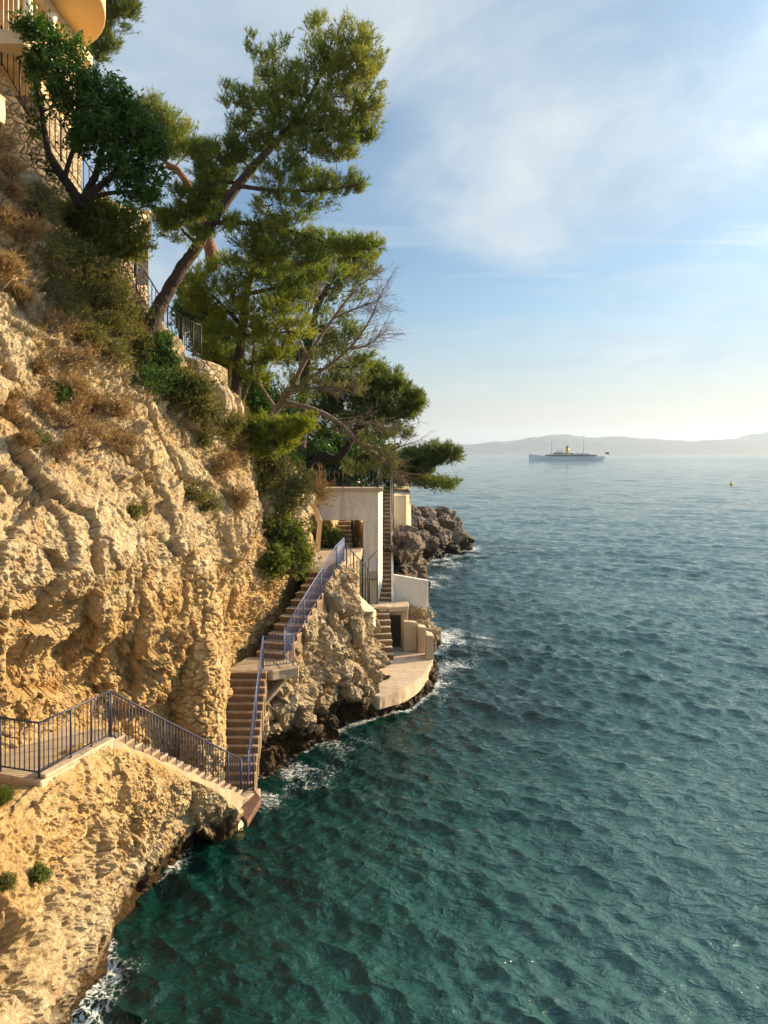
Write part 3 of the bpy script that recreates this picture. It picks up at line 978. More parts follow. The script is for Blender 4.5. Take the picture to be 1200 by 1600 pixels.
M_PLAT = plaster_mat('stained_concrete', (0.47, 0.37, 0.26), (0.27, 0.17, 0.11), 1.0)
M_STEPB = plaster_mat('worn_brown_concrete', (0.31, 0.205, 0.125), (0.14, 0.085, 0.05), 0.6)
# ---- lower path with its steps down to the landing
P0, P1, P2, P3, P4 = (np.array(p) for p in ((-9.4, 15.2, 4.4), (-7.6, 14.58, 4.4), (-6.7, 14.3, 4.4), (-6.05, 16.2, 4.4), (-4.05, 20.8, 1.0)))
mb = MB()
mb.prism([P0[:2] + (0, -.12), P1[:2] + (0, -.12), P2[:2] + (.1, -.14), P3[:2] + (.13, .0), (-7.5, 17.2), (-8.6, 15.9), (-9.6, 16.5)], 4.02, 4.38)
tag(roughen(mb.build("path", M_SLAB, None, False, 0.03)), "concrete path", None, None, "structure")
mb = MB()
for a, b in ((P2, P3),):
    n_ = np.array((0.95, -0.3)) * 0.16
    mb.prism([a[:2] + n_, b[:2] + n_, b[:2] - n_ * .6, a[:2] - n_ * .6], 4.384, 4.46)
tag(roughen(mb.build("kerb", M_SLAB, None, False, 0.02)), "low concrete kerb along the outer edge of the path", "kerb")
dv = (P3 - P4)[:2]
Lr = np.linalg.norm(dv)
nst = 17
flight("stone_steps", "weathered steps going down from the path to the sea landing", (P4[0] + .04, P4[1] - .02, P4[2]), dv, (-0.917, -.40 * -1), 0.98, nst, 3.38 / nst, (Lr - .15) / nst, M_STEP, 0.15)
pr = [P0, P1, P2, lerp(P2, P3, .42), lerp(P2, P3, .72), P3]
railing("iron_railing", "navy railing around the top bend of the path above the near rock face", pr, 1.06, 0.118, M_NAVY, None, 0.0115, "navy path railings")
bm = bmesh.new()
rows_ = []
o_ = np.array((.917, -.40, 0.0))
for k in range(17):
    a = lerp(P3, P4, k / 16)
    jz = np.array((0, 0, .035 * math.sin(k * 2.3) + .02))
    ja = o_ * (.02 * math.sin(k * 1.7))
    rows_.append([bm.verts.new(a + jz - o_ * .02), bm.verts.new(a + jz + o_ * .12 + ja), bm.verts.new(a + o_ * .14 + ja + (0, 0, -.42 - .08 * math.sin(k * 3.1))), bm.verts.new(a - o_ * .02 + (0, 0, -.5))])
for q0_, q1_ in zip(rows_[:-1], rows_[1:]):
    for j in range(4):
        bm.faces.new((q0_[j], q0_[(j + 1) % 4], q1_[(j + 1) % 4], q1_[j]))
bm.faces.new(rows_[0][::-1])
bm.faces.new(rows_[-1])
mb = MB()
mb.bm(bm)
tag(roughen(mb.build("stair_kerb", M_STEP, None)), "rough sloping kerb along the outer edge of the steps to the landing", "kerb")
down = [P3 + (0.03, 0.03, -.02)] + [lerp(P3, P4, u) for u in (.36, .66, .88)] + [P4]
railing("iron_railing", "navy railing sloping down beside the steps to the sea landing", down, 1.06, 0.112, M_NAVY, None, 0.0115, "navy path railings")
P5 = zpt(396, 1236, 1.0)
mb = MB()
mb.prism([P4[:2] + (-.25, -.3), P4[:2] + (.12, -.12), P5[:2] + (.16, .02), (-3.58, 21.35), (-4.78, 21.35), (-4.95, 20.75)], 0.62, 0.985)
tag(roughen(mb.build("landing_slab", M_STEP, None, False, 0.03)), "small concrete landing just above the water", "landing")
# ---- flight A with blue rail, half landing, flight B
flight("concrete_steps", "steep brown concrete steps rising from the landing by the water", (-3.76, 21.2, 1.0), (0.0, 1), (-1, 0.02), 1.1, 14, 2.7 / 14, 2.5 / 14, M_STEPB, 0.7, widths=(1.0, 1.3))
A0, A1 = P5 + (0, 0, 0), np.array((-3.92, 21.25, 1.05))
A2, A3, A4, A5 = np.array((-3.92, 23.75, 3.72)), np.array((-2.98, 24.15, 3.72)), np.array((-3.38, 24.9, 3.72)), np.array((-1.93, 30.0, 5.92))
railing("blue_railing", "short railing closing the end of the landing at the water", [P4 + (0.02, 0.02, 0), P5], 1.05, 0.115, M_NAVY, None, 0.0115, "blue stair railings")
railing("blue_railing", "steep railing up the right side of the brown steps", [A1, lerp(A1, A2, .5), A2], 1.05, 0.16, M_BLUE, None, 0.010, "blue stair railings", 0.016)
railing("blue_railing", "short level railing round the corner of the half landing", [A2 + (.02, .02, 0), A3, A4], 1.05, 0.115, M_BLUE, None, 0.010, "blue stair railings", 0.016)
railing("blue_railing", "long blue railing climbing towards the white concrete gateway", [A4 + (0, .03, 0)] + [lerp(A4, A5, u) for u in (.33, .66)] + [A5], 1.05, 0.12, M_BLUE, None, 0.0125, "blue stair railings")
mb = MB()
mb.prism([(-5.1, 23.72), (-3.58, 23.72), (-2.78, 24.12), (-3.2, 25.25), (-4.7, 25.25)], 3.36, 3.69)
tag(roughen(mb.build("half_landing", M_STEP, None, False, 0.03)), "half landing slab between the two lower flights", "landing")
mb = MB()
mb.slab([at(411, 1102, 23.6), at(446, 1062, 24.0), at(437, 1056, 24.35), at(404, 1092, 24.0)], 0.14)
tag(roughen(mb.build("stone_brace", M_SLAB, None, False, 0.015)), "leaning slab propping the half landing from below", "brace")
dB = (A5 - A4)[:2]
LB = np.linalg.norm(dB)
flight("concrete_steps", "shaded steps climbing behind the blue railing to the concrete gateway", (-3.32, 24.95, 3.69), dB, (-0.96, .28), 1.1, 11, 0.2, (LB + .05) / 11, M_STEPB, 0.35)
mb = MB()
mb.prism([(-1.9, 30.1), (-1.78, 31.6), (-1.6, 34.2), (-1.1, 36.2), (-1.1, 37.46), (-3.7, 37.46), (-3.6, 33.0), (-3.05, 30.5)], 5.5, 5.885)
tag(roughen(mb.build("walkway", M_STEP, None, False, 0.02)), "walkway", None, None, "structure")
railing("blue_railing", "last blue railing panel at the head of the flight before the frame", [A5 + (.02, .05, 0), (-1.86, 31.2, 5.9), (-1.78, 32.6, 5.9)], 1.05, 0.10, M_BLUE, None, 0.016, "blue stair railings")

mb = MB()
mb.prism([(-2.1, 31.4), (-1.84, 32.4), (-1.66, 34.2), (-1.15, 36.2), (-1.15, 37.4), (-3.6, 37.4), (-3.6, 33.0)], 0.0, 5.49)
tag(mb.build("retaining_wall", M_RUBBLE, None, False), "shaded rubble wall carrying the walkway in front of the gateway", "wall")
# ---- plastered parapet sloping down from the walkway, black rail on it
pa, pb = np.array((-2.05, 30.35, 5.75)), np.array((-0.72, 35.4, 3.35))
side_ = np.array((0.96, -.26))
V_ = MB()
nn = 7
for i in range(nn):
    a, b2 = lerp(pa, pb, i / nn), lerp(pa, pb, (i + 1) / nn)
    o = side_ * .34
    V_.prism([a[:2], a[:2] + o, b2[:2] + o, b2[:2]], [a[2] - 1.0] * 2 + [b2[2] - 1.0] * 2, [a[2], a[2] - .22, b2[2] - .22 + .0, b2[2]])
tag(roughen(V_.build("parapet_wall", M_CREAMW, None, False)), "pale plastered parapet sloping down over the rock outcrop", "parapet")
bl = [lerp(pa, pb, u) + np.array((-.05, .1, 0.0)) for u in (0.35, .55, .75, 1.0)]
railing("iron_railing", "black railing sloping down behind the plastered parapet", bl, 1.75, 0.42, M_IRON, None, 0.016, "black iron railings", 0.026)

# ---- white concrete frame
fr = thing("concrete_gateway", "white weathered concrete gateway spanning the steps", "gateway", (-1.7, 37.5, 5.9))
mb = MB()
mb.box(-3.35, -0.29, 37.5, 37.9, 7.285, 8.735)
mb.prism([(-.288, 37.5), (-.08, 38.3), (-.288, 38.3)], 7.285, 8.735)
mb.build("lintel", M_WHITE, fr, False)
mb = MB()
mb.prism([(-1.06, 37.5), (-.29, 37.5), (-.08, 38.3), (-1.06, 38.3)], 3.1, 7.282)
mb.build("pillar", M_WHITE, fr, False)
mb = MB()
mb.box(-4.1, -.05, 37.42, 38.7, 8.74, 8.93)
mb.build("deck", M_SLAB, fr, False, 0.015)
mb = MB()
q = [at(498, 890, 36), at(503.5, 815, 36), at(484, 766, 36), at(476, 766, 36), at(496, 818, 36), at(489, 890, 36)]
bm = bmesh.new()
f0 = [bm.verts.new(p) for p in q]
f1 = [bm.verts.new(p + np.array((-.03, .35, 0))) for p in q]
bm.faces.new(f0)
bm.faces.new(f1[::-1])
for i in range(6):
    bm.faces.new((f0[i], f1[i], f1[(i + 1) % 6], f0[(i + 1) % 6]))
mb.bm(bm)
mb.build("buttress", M_CREAMW, fr, False)
railing("iron_railing", "black scrolled railing along the top of the concrete gateway", [(-3.75, 37.5, 8.93), (-3.0, 37.5, 8.93), (-2.1, 37.5, 8.93), (-1.15, 37.5, 8.93), (-.35, 37.5, 8.93)], 0.95, 0.2, M_IRON, None, 0.011, "black iron railings", 0.018, True)
railing("iron_railing", "short black railing turning back at the corner above the tall steps", [(-.3, 37.52, 8.93), (-.12, 38.4, 8.93), (-.12, 39.5, 8.93)], 0.95, 0.11, M_IRON, None, 0.012, "black iron railings", 0.018)
mb = MB()
for s in (0, 1):
    mb.tube([(-4.05 + s * .75, 37.46, 8.95), (-4.05 + s * .75, 37.46, 9.65)], 0.035, 5)
mb.tube([(-4.15, 37.46, 9.62), (-3.0, 37.46, 9.6)], 0.05, 6)
tag(mb.build("wooden_barrier", M_WOODD, None), "rough wooden bar fixed at the left end of the frame's railing", "barrier")

# inner flight seen through the frame
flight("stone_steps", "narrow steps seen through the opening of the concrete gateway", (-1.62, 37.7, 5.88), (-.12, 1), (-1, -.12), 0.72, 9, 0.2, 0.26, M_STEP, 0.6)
mb = MB()
mb.tube([(-1.5, 37.6, 6.9), (-1.6, 38.6, 7.6), (-1.75, 39.9, 8.5)], 0.02, 5)
for k in range(7):
    u = k / 6
    p = lerp((-1.5, 37.6, 5.95), (-1.75, 39.9, 7.55), u)
    mb.tube([p, p + np.array((0, 0, .93))], 0.011, 4)
tag(mb.build("handrail", M_IRON), "thin black handrail beside the narrow inner steps", "handrail")
# rock faces either side of the inner flight
for nm, q, sd in (("rock_face", [[(-4.3, 37.95, 5.6), (-4.3, 37.95, 7.0), (-4.3, 37.95, 8.7)], [(-2.62, 38.0, 5.6), (-2.66, 38.0, 7.0), (-2.7, 38.0, 8.7)], [(-2.50, 39.4, 5.6), (-2.55, 39.4, 7), (-2.6, 39.4, 8.7)], [(-2.75, 42, 6.6), (-2.8, 42, 7.8), (-2.9, 42, 8.72)]], 5),
                  ("rock_face", [[(-1.72, 42, 6.0), (-1.7, 42, 6.8), (-1.6, 42.2, 7.6)], [(-1.42, 39.7, 5.4), (-1.36, 39.7, 6.3), (-1.2, 39.8, 7.2)], [(-1.30, 38.1, 5.2), (-1.26, 38.1, 6.1), (-1.1, 38.3, 7.0)], [(-.5, 38.4, 5.0), (-.5, 38.4, 6.0), (-.5, 38.5, 6.8)]], 9)):
    Pq, a_, b_, _, _ = surface(np.array(q, float), 70, 60, None, sd, big=0.06, blocks=((1.2, .12), (3.0, .06)), fine=.03)
    tag(link(nm, mesh_np(nm, Pq, grid_faces(a_, b_)[:, ::-1]), M_CLIFF), "rock beside the inner steps", None, None, "structure")

# ---- landing with door, steps and platform
mb = MB()
mb.prism([(-.78, 36.45), (-.3, 36.2), (.6, 36.3), (1.22, 36.55), (1.22, 37.95), (-.78, 37.95)], 2.86, 3.12)
tag(roughen(mb.build("landing_slab", M_SLAB, None, False, 0.03)), "rounded slab landing at the foot of the tall narrow steps", "landing")
dr = thing("doorway", "small dark storage doorway beneath the rounded slab landing", "doorway", (.55, 36.7, 1.0))
mb = MB()
mb.box(.84, 1.2, 36.7, 37.6, 0.95, 2.855)
mb.build("pier", M_SLAB, dr, False, 0.02)
mb = MB()
mb.box(.2, .838, 36.72, 36.95, 2.62, 2.854)
mb.build("lintel", M_SLAB, dr, False, 0.01)
mb = MB()
mb.box(.26, .80, 37.05, 37.12, 0.98, 2.62)
mb.box(.76, .83, 36.9, 37.05, 0.98, 2.62)
mb.build("door", simple_mat("green_grey_door", (0.075, 0.07, 0.045), 0.7, 0.4, 5), dr)
mb = MB()
mb.box(.1, .259, 36.75, 37.9, 0.9, 2.85)
mb.box(.262, .836, 37.5, 37.6, .95, 2.85)
mb.build("jamb", M_STEPD, dr)
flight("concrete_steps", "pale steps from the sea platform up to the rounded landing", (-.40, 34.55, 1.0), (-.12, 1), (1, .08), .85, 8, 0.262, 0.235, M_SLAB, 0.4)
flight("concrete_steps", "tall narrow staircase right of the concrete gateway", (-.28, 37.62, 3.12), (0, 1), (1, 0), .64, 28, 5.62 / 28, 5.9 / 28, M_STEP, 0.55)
mb = MB()
zz_ = lambda y: 3.12 + (y - 37.62) * 5.62 / 5.9
ys_ = np.linspace(37.5, 43.5, 13)
for a, b2 in zip(ys_[:-1], ys_[1:]):
    mb.prism([(.375, a), (.50, a), (.50, b2), (.375, b2)], [zz_(a) - 1.2] * 2 + [zz_(b2) - 1.2] * 2, [zz_(a) + .42] * 2 + [zz_(b2) + .42] * 2)
tag(mb.build("stringer_wall", M_WHITE, None), "thin white side wall rising with the tall narrow staircase", "wall")
mb = MB()
mb.prism([(-.30, 40.4), (-.07, 40.4), (-.07, 43.4), (-.30, 43.4)], 5.6, 8.72)
tag(mb.build("side_wall", M_WHITE, None, False, 0.01), "narrow white pier closing the left of the tall staircase", "wall")
railing("iron_railing", "black handrail on the right at the top of the tall staircase", [(.44, 40.6, zz_(40.6) + .42), (.44, 42, zz_(42) + .42), (.44, 43.3, zz_(43.3) + .42)], 0.85, 0.3, M_IRON, None, 0.012, "black iron railings", 0.03)
mb = MB()
mb.prism([(.56, 43.0), (1.35, 43.3), (1.62, 44.2), (1.62, 48.5), (.56, 48.5)], 4.6, [8.25, 8.25, 8.2, 8.6, 8.6])
tag(mb.build("retaining_wall", M_CREAMW, None, False, 0.05), "sunlit cream retaining wall right of the staircase top", "wall")
mb = MB()
mb.prism([(.505, 38.0), (2.28, 38.0), (2.28, 38.25), (.505, 38.25)], 2.75, [4.42, 4.12, 4.12, 4.42])
tag(mb.build("white_wall", M_WHITEC, None, False, 0.015), "plain white screen wall beside the foot of the tall staircase", "wall")
# platform
rj = random.Random(3)
front = [zpt(p[0] + rj.uniform(-.5, .5), p[1] + rj.uniform(-.35, .35), 1.0)[:2] for p in ((572, 1084), (580, 1087), (592, 1088), (602, 1085), (612, 1082), (622, 1079), (632, 1075), (641, 1070), (648, 1066), (655, 1060), (660, 1056), (666, 1050), (669, 1045), (673, 1038), (675, 1033))]
poly = front + [(2.42, 36.2), (2.3, 38.4), (-.3, 38.4), (-1.0, 33.5)]
mb = MB()
mb.prism(poly, 0.42, 0.985)
tag(roughen(mb.build("sea_platform", M_PLAT, None, False, 0.04, 2)), "rounded concrete bathing platform at the water's edge", "platform")
for (x0, x1, y0, y1, zt, lab) in ((.95, 1.62, 36.0, 36.55, 2.45, "tallest concrete block of the stepped parapet beside the doorway"), (1.64, 2.06, 35.75, 36.6, 2.25, "middle concrete block of the stepped parapet on the platform"), (1.98, 2.34, 34.55, 35.55, 2.15, "outer upright concrete block at the platform's seaward edge")):
    mb = MB()
    mb.prism([(x0, y0), (x1, y0 + .05), (x1, y1), (x0, y1)], 0.98, [zt, zt - .06, zt - .1, zt])
    tag(roughen(mb.build("concrete_block", M_SLAB, None, False, 0.035, 2)), lab, "block", "concrete blocks round the platform")
mb = MB()
cx_, cy_ = zpt(573, 1052, 1.0)[:2]
arc = [(cx_ + .62 * math.cos(a), cy_ + .62 * math.sin(a)) for a in np.linspace(-2.2, 1.0, 10)]
mb.prism(arc + [(cx_ - .8, cy_ + .9), (cx_ - 1.0, cy_ - .4)], 0.2, 1.75)
tag(roughen(mb.build("curved_wall", M_CREAMW, None, False, 0.05, 2)), "low curved plaster wall at the inner end of the platform", "wall")
# mesh gate at the foot of the frame
gt = thing("metal_gate", "black wire gate standing at the left foot of the concrete gateway", "gate", at(580, 948, 36.9))
mb = MB()
for px in (571, 577, 589.5):
    mb.tube([at(px, 950, 36.9), at(px, 872 if px > 572 else 880, 36.9)], 0.03, 6)
mb.tube([at(577, 874, 36.9), at(589.5, 860, 36.9)], 0.02, 5)
mb.tube([at(571, 905, 36.9), at(590, 905, 36.9)], 0.02, 5)
mb.build("frame", M_IRON, gt, True)
mb = MB()
for k in range(14):
    y = 885 + k * 4.6
    mb.tube([at(571, y, 36.92), at(577.5, y, 36.92)], 0.009, 4)
mb.build("wire_panel", M_IRON, gt, True)
mb = MB()
mb.slab([at(579, 945, 36.95), at(588.5, 945, 36.95), at(588.5, 945, 37.0), at(579, 945, 37.0)], -1.7)
mb.build("panel", simple_mat("frosted_panel", (0.35, 0.36, 0.30), 0.35, 0.2, 4), gt)

# ---- pier and rusty slab at the landing, notice on the rock
mb = MB()
q = [zpt(338, 1252, .75), zpt(371, 1258, .75), zpt(381, 1247, .75), zpt(350, 1236, .75)]
mb.prism([p[:2] for p in q], -.6, [.62, .6, .6, .62])
tag(roughen(mb.build("concrete_pier", M_CREAMW, None, False, 0.05, 2)), "square block pier carrying the landing above the water", "pier")
mb = MB()
mb.slab([at(374, 1268, 20.45), at(386, 1285, 20.2), at(409, 1247, 20.9), at(398, 1233, 21.15)], 0.18)
tag(mb.build("boat_ramp", M_BROWN, None, False, 0.02), "rusty brown slab tilted towards the water below the landing", "slab")
p, n_ = on_cliff(341, 1160)
nv = np.array((0.35, -0.93, 0.1))
nv /= np.linalg.norm(nv)
tv = np.cross((0, 0, 1), nv)
tv /= np.linalg.norm(tv)
uv_ = np.cross(nv, tv) + tv * .25
c = p + nv * .3 + np.array((.08, 0, 0))
q = [c - tv * .12 - uv_ * .27, c + tv * .12 - uv_ * .27, c + tv * .12 + uv_ * .27, c - tv * .12 + uv_ * .27]
mb = MB()
V = np.concatenate([np.array(q), np.array(q) - nv * .03])
mb.add(V, [[0, 1, 2, 3], [7, 6, 5, 4], [0, 4, 5, 1], [1, 5, 6, 2], [2, 6, 7, 3], [3, 7, 4, 0]])
tag(mb.build("notice_board", M_WHITEP, None, False, 0.006), "small blank white notice leaning on the rock by the brown steps", "notice")

# ---- boulders
bm = bmesh.new()
bmesh.ops.create_icosphere(bm, subdivisions=5, radius=1.0)
bm.verts.ensure_lookup_table()
ICO_V = np.array([v.co[:] for v in bm.verts])
ICO_F = np.array([[v.index for v in f.verts] for f in bm.faces])
bm.free()
ICO_V /= np.linalg.norm(ICO_V, axis=1, keepdims=True)


def boulder(center, rad, seed, mat, label, group, name="boulder"):
    rr = np.random.default_rng(seed)
    k = 15
    n = rr.normal(size=(k, 3))
    n /= np.linalg.norm(n, axis=1, keepdims=True)
    hgt = rr.uniform(0.62, 1.0, k)
    dots = ICO_V @ n.T
    rads = np.min(np.where(dots > 0.05, hgt[None, :] / np.maximum(dots, 0.05), 9), 1)
    rads = np.minimum(rads, 1.25)
    V = ICO_V * rads[:, None] * np.asarray(rad)[None, :]
    Q = V + np.asarray(center)
    s = float(np.mean(rad))
    dsp = 0.10 * fbm(Q, 1.6 / s, 4, seed)
    for sc_, am_ in ((1.7, .16), (4.2, .085), (9.0, .04)):
        f1, f2, cid, tl = worley(Q, sc_ / s, seed + 5)
        dsp = dsp + am_ * (0.7 * (cid - .5) + 1.9 * tl)
    V = V + ICO_V * (s * dsp)[:, None]
    me = mesh_np(name, V, ICO_F, False)
    return tag(link(name, me, mat, None, tuple(center)), label, "boulder", group)


OX, OY = project(OP)


def on_outcrop(px, py):
    d2 = (OX - px) ** 2 + (OY - py) ** 2
    idx = np.nonzero(d2 < 64)[0]
    if len(idx) == 0:
        return OP[int(np.argmin(d2))]
    return OP[idx[int(np.argmin(OP[idx, 1]))]]


for i, (px, py, rx, ry, dz) in enumerate(((517, 1005, 17, 30, .3), (520, 950, 16, 19, .2), (442, 1108, 24, 20, .3), (433, 1139, 12, 9, .2), (508, 1098, 17, 14, .35), (523, 1069, 11, 11, .3),
        (494, 1081, 11, 9, .3), (543, 1045, 16, 15, .2), (541, 1088, 14, 16, .3), (487, 985, 14, 20, .2), (563, 982, 13, 24, .25), (566, 1102, 16, 15, .4), (590, 1103, 14, 14, .4),
        (413, 1140, 13, 22, .2), (460, 1165, 13, 11, .3), (495, 1152, 12, 11, .3), (524, 1136, 12, 10, .3), (464, 1012, 12, 13, .2), (476, 1058, 12, 9, .3), (455, 1080, 10, 8, .3), (478, 1120, 13, 10, .3), (560, 1045, 11, 14, .3), (574, 1092, 17, 14, .1), (558, 1082, 14, 12, .25), (582, 1108, 13, 11, .2))):
    p = on_outcrop(px, py)
    s = p[1] / F
    boulder(p + np.array((0, dz * .8, 0)), (rx * s, (rx + ry) * .5 * s, ry * s), 100 + i, M_ROCK, "angular cream boulder wedged in the rock outcrop below the steps", "boulders in the outcrop below the steps")
for i, (px, py, Y, rx, ry) in enumerate(((606, 1106, 30.6, 17, 15), (627, 1100, 31.0, 16, 15), (647, 1090, 31.8, 15, 17), (662, 1076, 32.6, 13, 17), (671, 1062, 33.6, 10, 16), (676, 1046, 35.0, 8, 12), (585, 1112, 30.1, 13, 11), (640, 1104, 31.2, 9, 8))):
    s = Y / F
    p = at(px, py, Y)
    boulder((p[0], p[1] + .45, p[2] + .0), (rx * s * 1.1, .75, ry * s * 1.15), 200 + i, M_ROCK, "wet rock under the rim of the bathing platform", "rocks under the bathing platform")
for i, (px, py, Y, rx, ry) in enumerate(((645, 800, 78, 13, 10), (665, 802, 80, 13, 9), (690, 801, 84, 13, 9), (704, 805, 86, 9, 8), (650, 818, 76, 15, 12), (672, 820, 78, 15, 13), (698, 817, 82, 14, 12), (713, 820, 84, 9, 10),
        (660, 840, 74, 15, 13), (686, 840, 78, 17, 16), (712, 843, 80, 22, 20), (651, 853, 70, 13, 13), (670, 852, 74, 15, 14), (637, 852, 63, 12, 15), (698, 853, 79, 16, 13), (632, 874, 60, 10, 10), (645, 866, 66, 9, 9), (727, 852, 82, 10, 11), (626, 890, 56, 7, 8), (640, 826, 68, 11, 12))):
    s = Y / F
    p = at(px, py, Y)
    boulder(p, (rx * s * 1.1, (rx + ry) * .55 * s, ry * s * 1.1), 300 + i, M_FARROCK, "dark weathered rock piled on the point beyond the steps", "dark rocks on the far point")
# rubble under the white wall
for i, (x, y, z, r_) in enumerate(((1.35, 38.1, 2.45, .5), (1.95, 38.05, 2.4, .48), (1.6, 37.6, 1.9, .55), (2.15, 37.4, 1.7, .5), (2.25, 36.9, 1.0, .55), (2.3, 38.3, 1.2, .7), (1.9, 38.9, 2.0, .7))):
    boulder((x, y, z), (r_, r_, r_ * .8), 400 + i, M_ROCK, "broken rock packed beneath the white screen wall", "rocks beneath the white screen wall")

# ---- walls and rails of the garden above
mb = MB()
ptsw = [np.array(p) for p in ((-10.5, 20.2, 21.2), (-10.1, 20.4, 20.4), (-9.2, 20.9, 18.9), (-8.3, 21.4, 17.4), (-7.5, 21.95, 15.9), (-6.75, 22.3, 14.3))]
for a, b2 in zip(ptsw[:-1], ptsw[1:]):
    d_ = (b2 - a)[:2]
    o = np.array((-d_[1], d_[0])) / np.linalg.norm(d_) * .5
    mb.prism([a[:2], b2[:2], b2[:2] + o, a[:2] + o], [a[2] - 4.5, b2[2] - 4.5, b2[2] - 4.5, a[2] - 4.5], [a[2], b2[2], b2[2], a[2]])
tag(mb.build("rubble_wall", M_RUBBLE), "rubble stone retaining wall stepping down below the villa", "wall")
railing("iron_railing", "black railing on the rubble wall behind the dark leafy tree", [p + np.array((.18, -.35, -.05)) for p in ptsw[:5]], 1.05, 0.15, M_IRON, None, 0.014, "black iron railings")
r2 = [at(166, 372, 20.7), at(213, 455, 21.5), at(255, 522, 22.4)]
railing("iron_railing", "black garden railing sloping down behind the leaning pine's foot", r2, 1.0, 0.15, M_IRON, None, 0.014, "black iron railings")
railing("iron_railing", "black level railing on the round stone wall right of the leaning pine", [at(262, 528, 22.4), at(285, 548, 22.3), at(302, 556, 22.0), at(314, 560, 22.3)], 1.0, 0.11, M_IRON, None, 0.012, "black iron railings")
mb = MB()
mb.prism([(-6.85, 22.1), (-6.1, 21.75), (-5.55, 21.75), (-5.2, 21.95), (-5.0, 22.5), (-5.0, 23.6), (-5.7, 24.2), (-7.2, 24.2)], 10.8, [13.75, 13.6, 13.5, 13.45, 13.4, 13.4, 13.5, 13.8])
tag(mb.build("rubble_wall", M_RUBBLE, None, False, 0.06), "rounded rubble bastion under the level black railing", "wall")
railing("iron_railing", "small curved railing descending by the agave among the pines", [at(318, 612, 30), at(330, 628, 30), at(346, 643, 30.2), at(362, 652, 30.5)], 1.0, 0.14, M_IRON, None, 0.012, "black iron railings")
# terrace wall and balustrade
mb = MB()
mb.prism([(-11, 22.7), (-9.9, 22.7), (-8.42, 26.3), (-8.6, 26.9), (-11, 26.9)], 14.6, 18.32)
tag(mb.build("terrace_wall", rubble_mat("pink_masonry", (0.50, 0.36, 0.26), (0.30, 0.21, 0.14)), None, False, 0.04), "pinkish stone terrace wall below the balustrade", "wall")
bal = thing("balustrade", "cream stone balustrade at the corner of the villa terrace", "balustrade", (-8.5, 26.2, 18.32))
q0, q1 = np.array((-9.45, 23.92, 18.32)), np.array((-8.5, 26.2, 18.32))
prof = [(0, .075), (.05, .075), (.08, .045), (.22, .085), (.36, .06), (.52, .04), (.58, .075), (.66, .075)]
BV, BF = tube([(0, 0, z) for z, _ in prof], [r_ for _, r_ in prof], 10)
bme = mesh_np("baluster", BV, BF, True)
bme.materials.append(M_CREAMW)
for k in range(9):
    p = lerp(q0, q1, k / 9.0)
    link("baluster", bme, None, bal, tuple(p - np.array(bal.location)))
mb = MB()
o = np.array((.92, -.38)) * .13
mb.prism([q0[:2] - o, q0[:2] + o, q1[:2] + o, q1[:2] - o], 18.985, 19.12)
mb.build("cap_rail", M_CREAMW, bal, False, 0.015)
mb = MB()
mb.box(-8.66, -8.34, 26.1, 26.42, 18.325, 19.22)
mb.prism([(-8.72, 26.04), (-8.28, 26.04), (-8.28, 26.48), (-8.72, 26.48)], 19.222, 19.32)
mb.build("post", M_CREAMW, bal, False, 0.015)

# ---- villa
vl = thing("villa", "ochre villa with rounded overhanging roof and white columns", "villa", (-12, 22, 19))
mb = MB()
circ = [(-11.5 + 3.4 * math.cos(a), 20.8 + 3.4 * math.sin(a)) for a in np.linspace(-1.5, 1.9, 28)]
mb.prism(circ + [(-22, 24.6), (-22, 16)], 23.7, 24.35)
mb.build("roof_slab", M_OCHRE, vl, False, 0.02)
mb = MB()
mb.prism([(-9.78, 21.0), (-9.95, 24.1), (-18, 24.1), (-18, 21.0)], 20.9, 23.695)
mb.build("wall", M_OCHRE, vl)
mb = MB()
mb.prism([(-9.75, 21.0), (-9.92, 24.13), (-18, 24.13), (-18, 21.0)], 17.5, 20.897)
mb.build("plinth", M_RUBBLE, vl)
mb = MB()
mb.prism([(-9.62, 19.4), (-9.55, 24.15), (-9.94, 24.15), (-9.774, 20.99), (-9.774, 19.4)], 23.38, 23.694)
mb.build("beam", M_CREAMW, vl)
cp = [(0, .17), (.12, .17), (.16, .125), (.8, .125), (1.32, .11), (1.38, .15), (1.46, .17), (1.5, .17)]
for x, y in ((-9.60, 21.25), (-9.7, 20.05)):
    Vc, Fc = tube([(x, y, 21.87 + z) for z, _ in cp], [r_ for _, r_ in cp], 18)
    part("column", Vc, Fc, M_WHITEP, vl, True)
mb = MB()
mb.prism([(-9.3, 21.6), (-9.3, 22.65), (-18, 22.65), (-18, 19.4), (-9.5, 19.4)], 21.5, 21.86)
mb.build("terrace_floor", M_CREAMW, vl, False, 0.02)
railing("white_railing", "white iron railing on the villa terrace", [(-11.4, 19.6, 21.87), (-10.4, 19.6, 21.87), (-9.75, 19.6, 21.87)], 0.95, 0.13, M_WHITEP, None, 0.014)
flight("garden_steps", "cream steps leading up to the villa terrace at the top left", (-10.15, 19.75, 20.0), (-1, .1), (-.1, -1), 0.8, 9, 0.2, 0.27, M_CREAMW, 0.5)

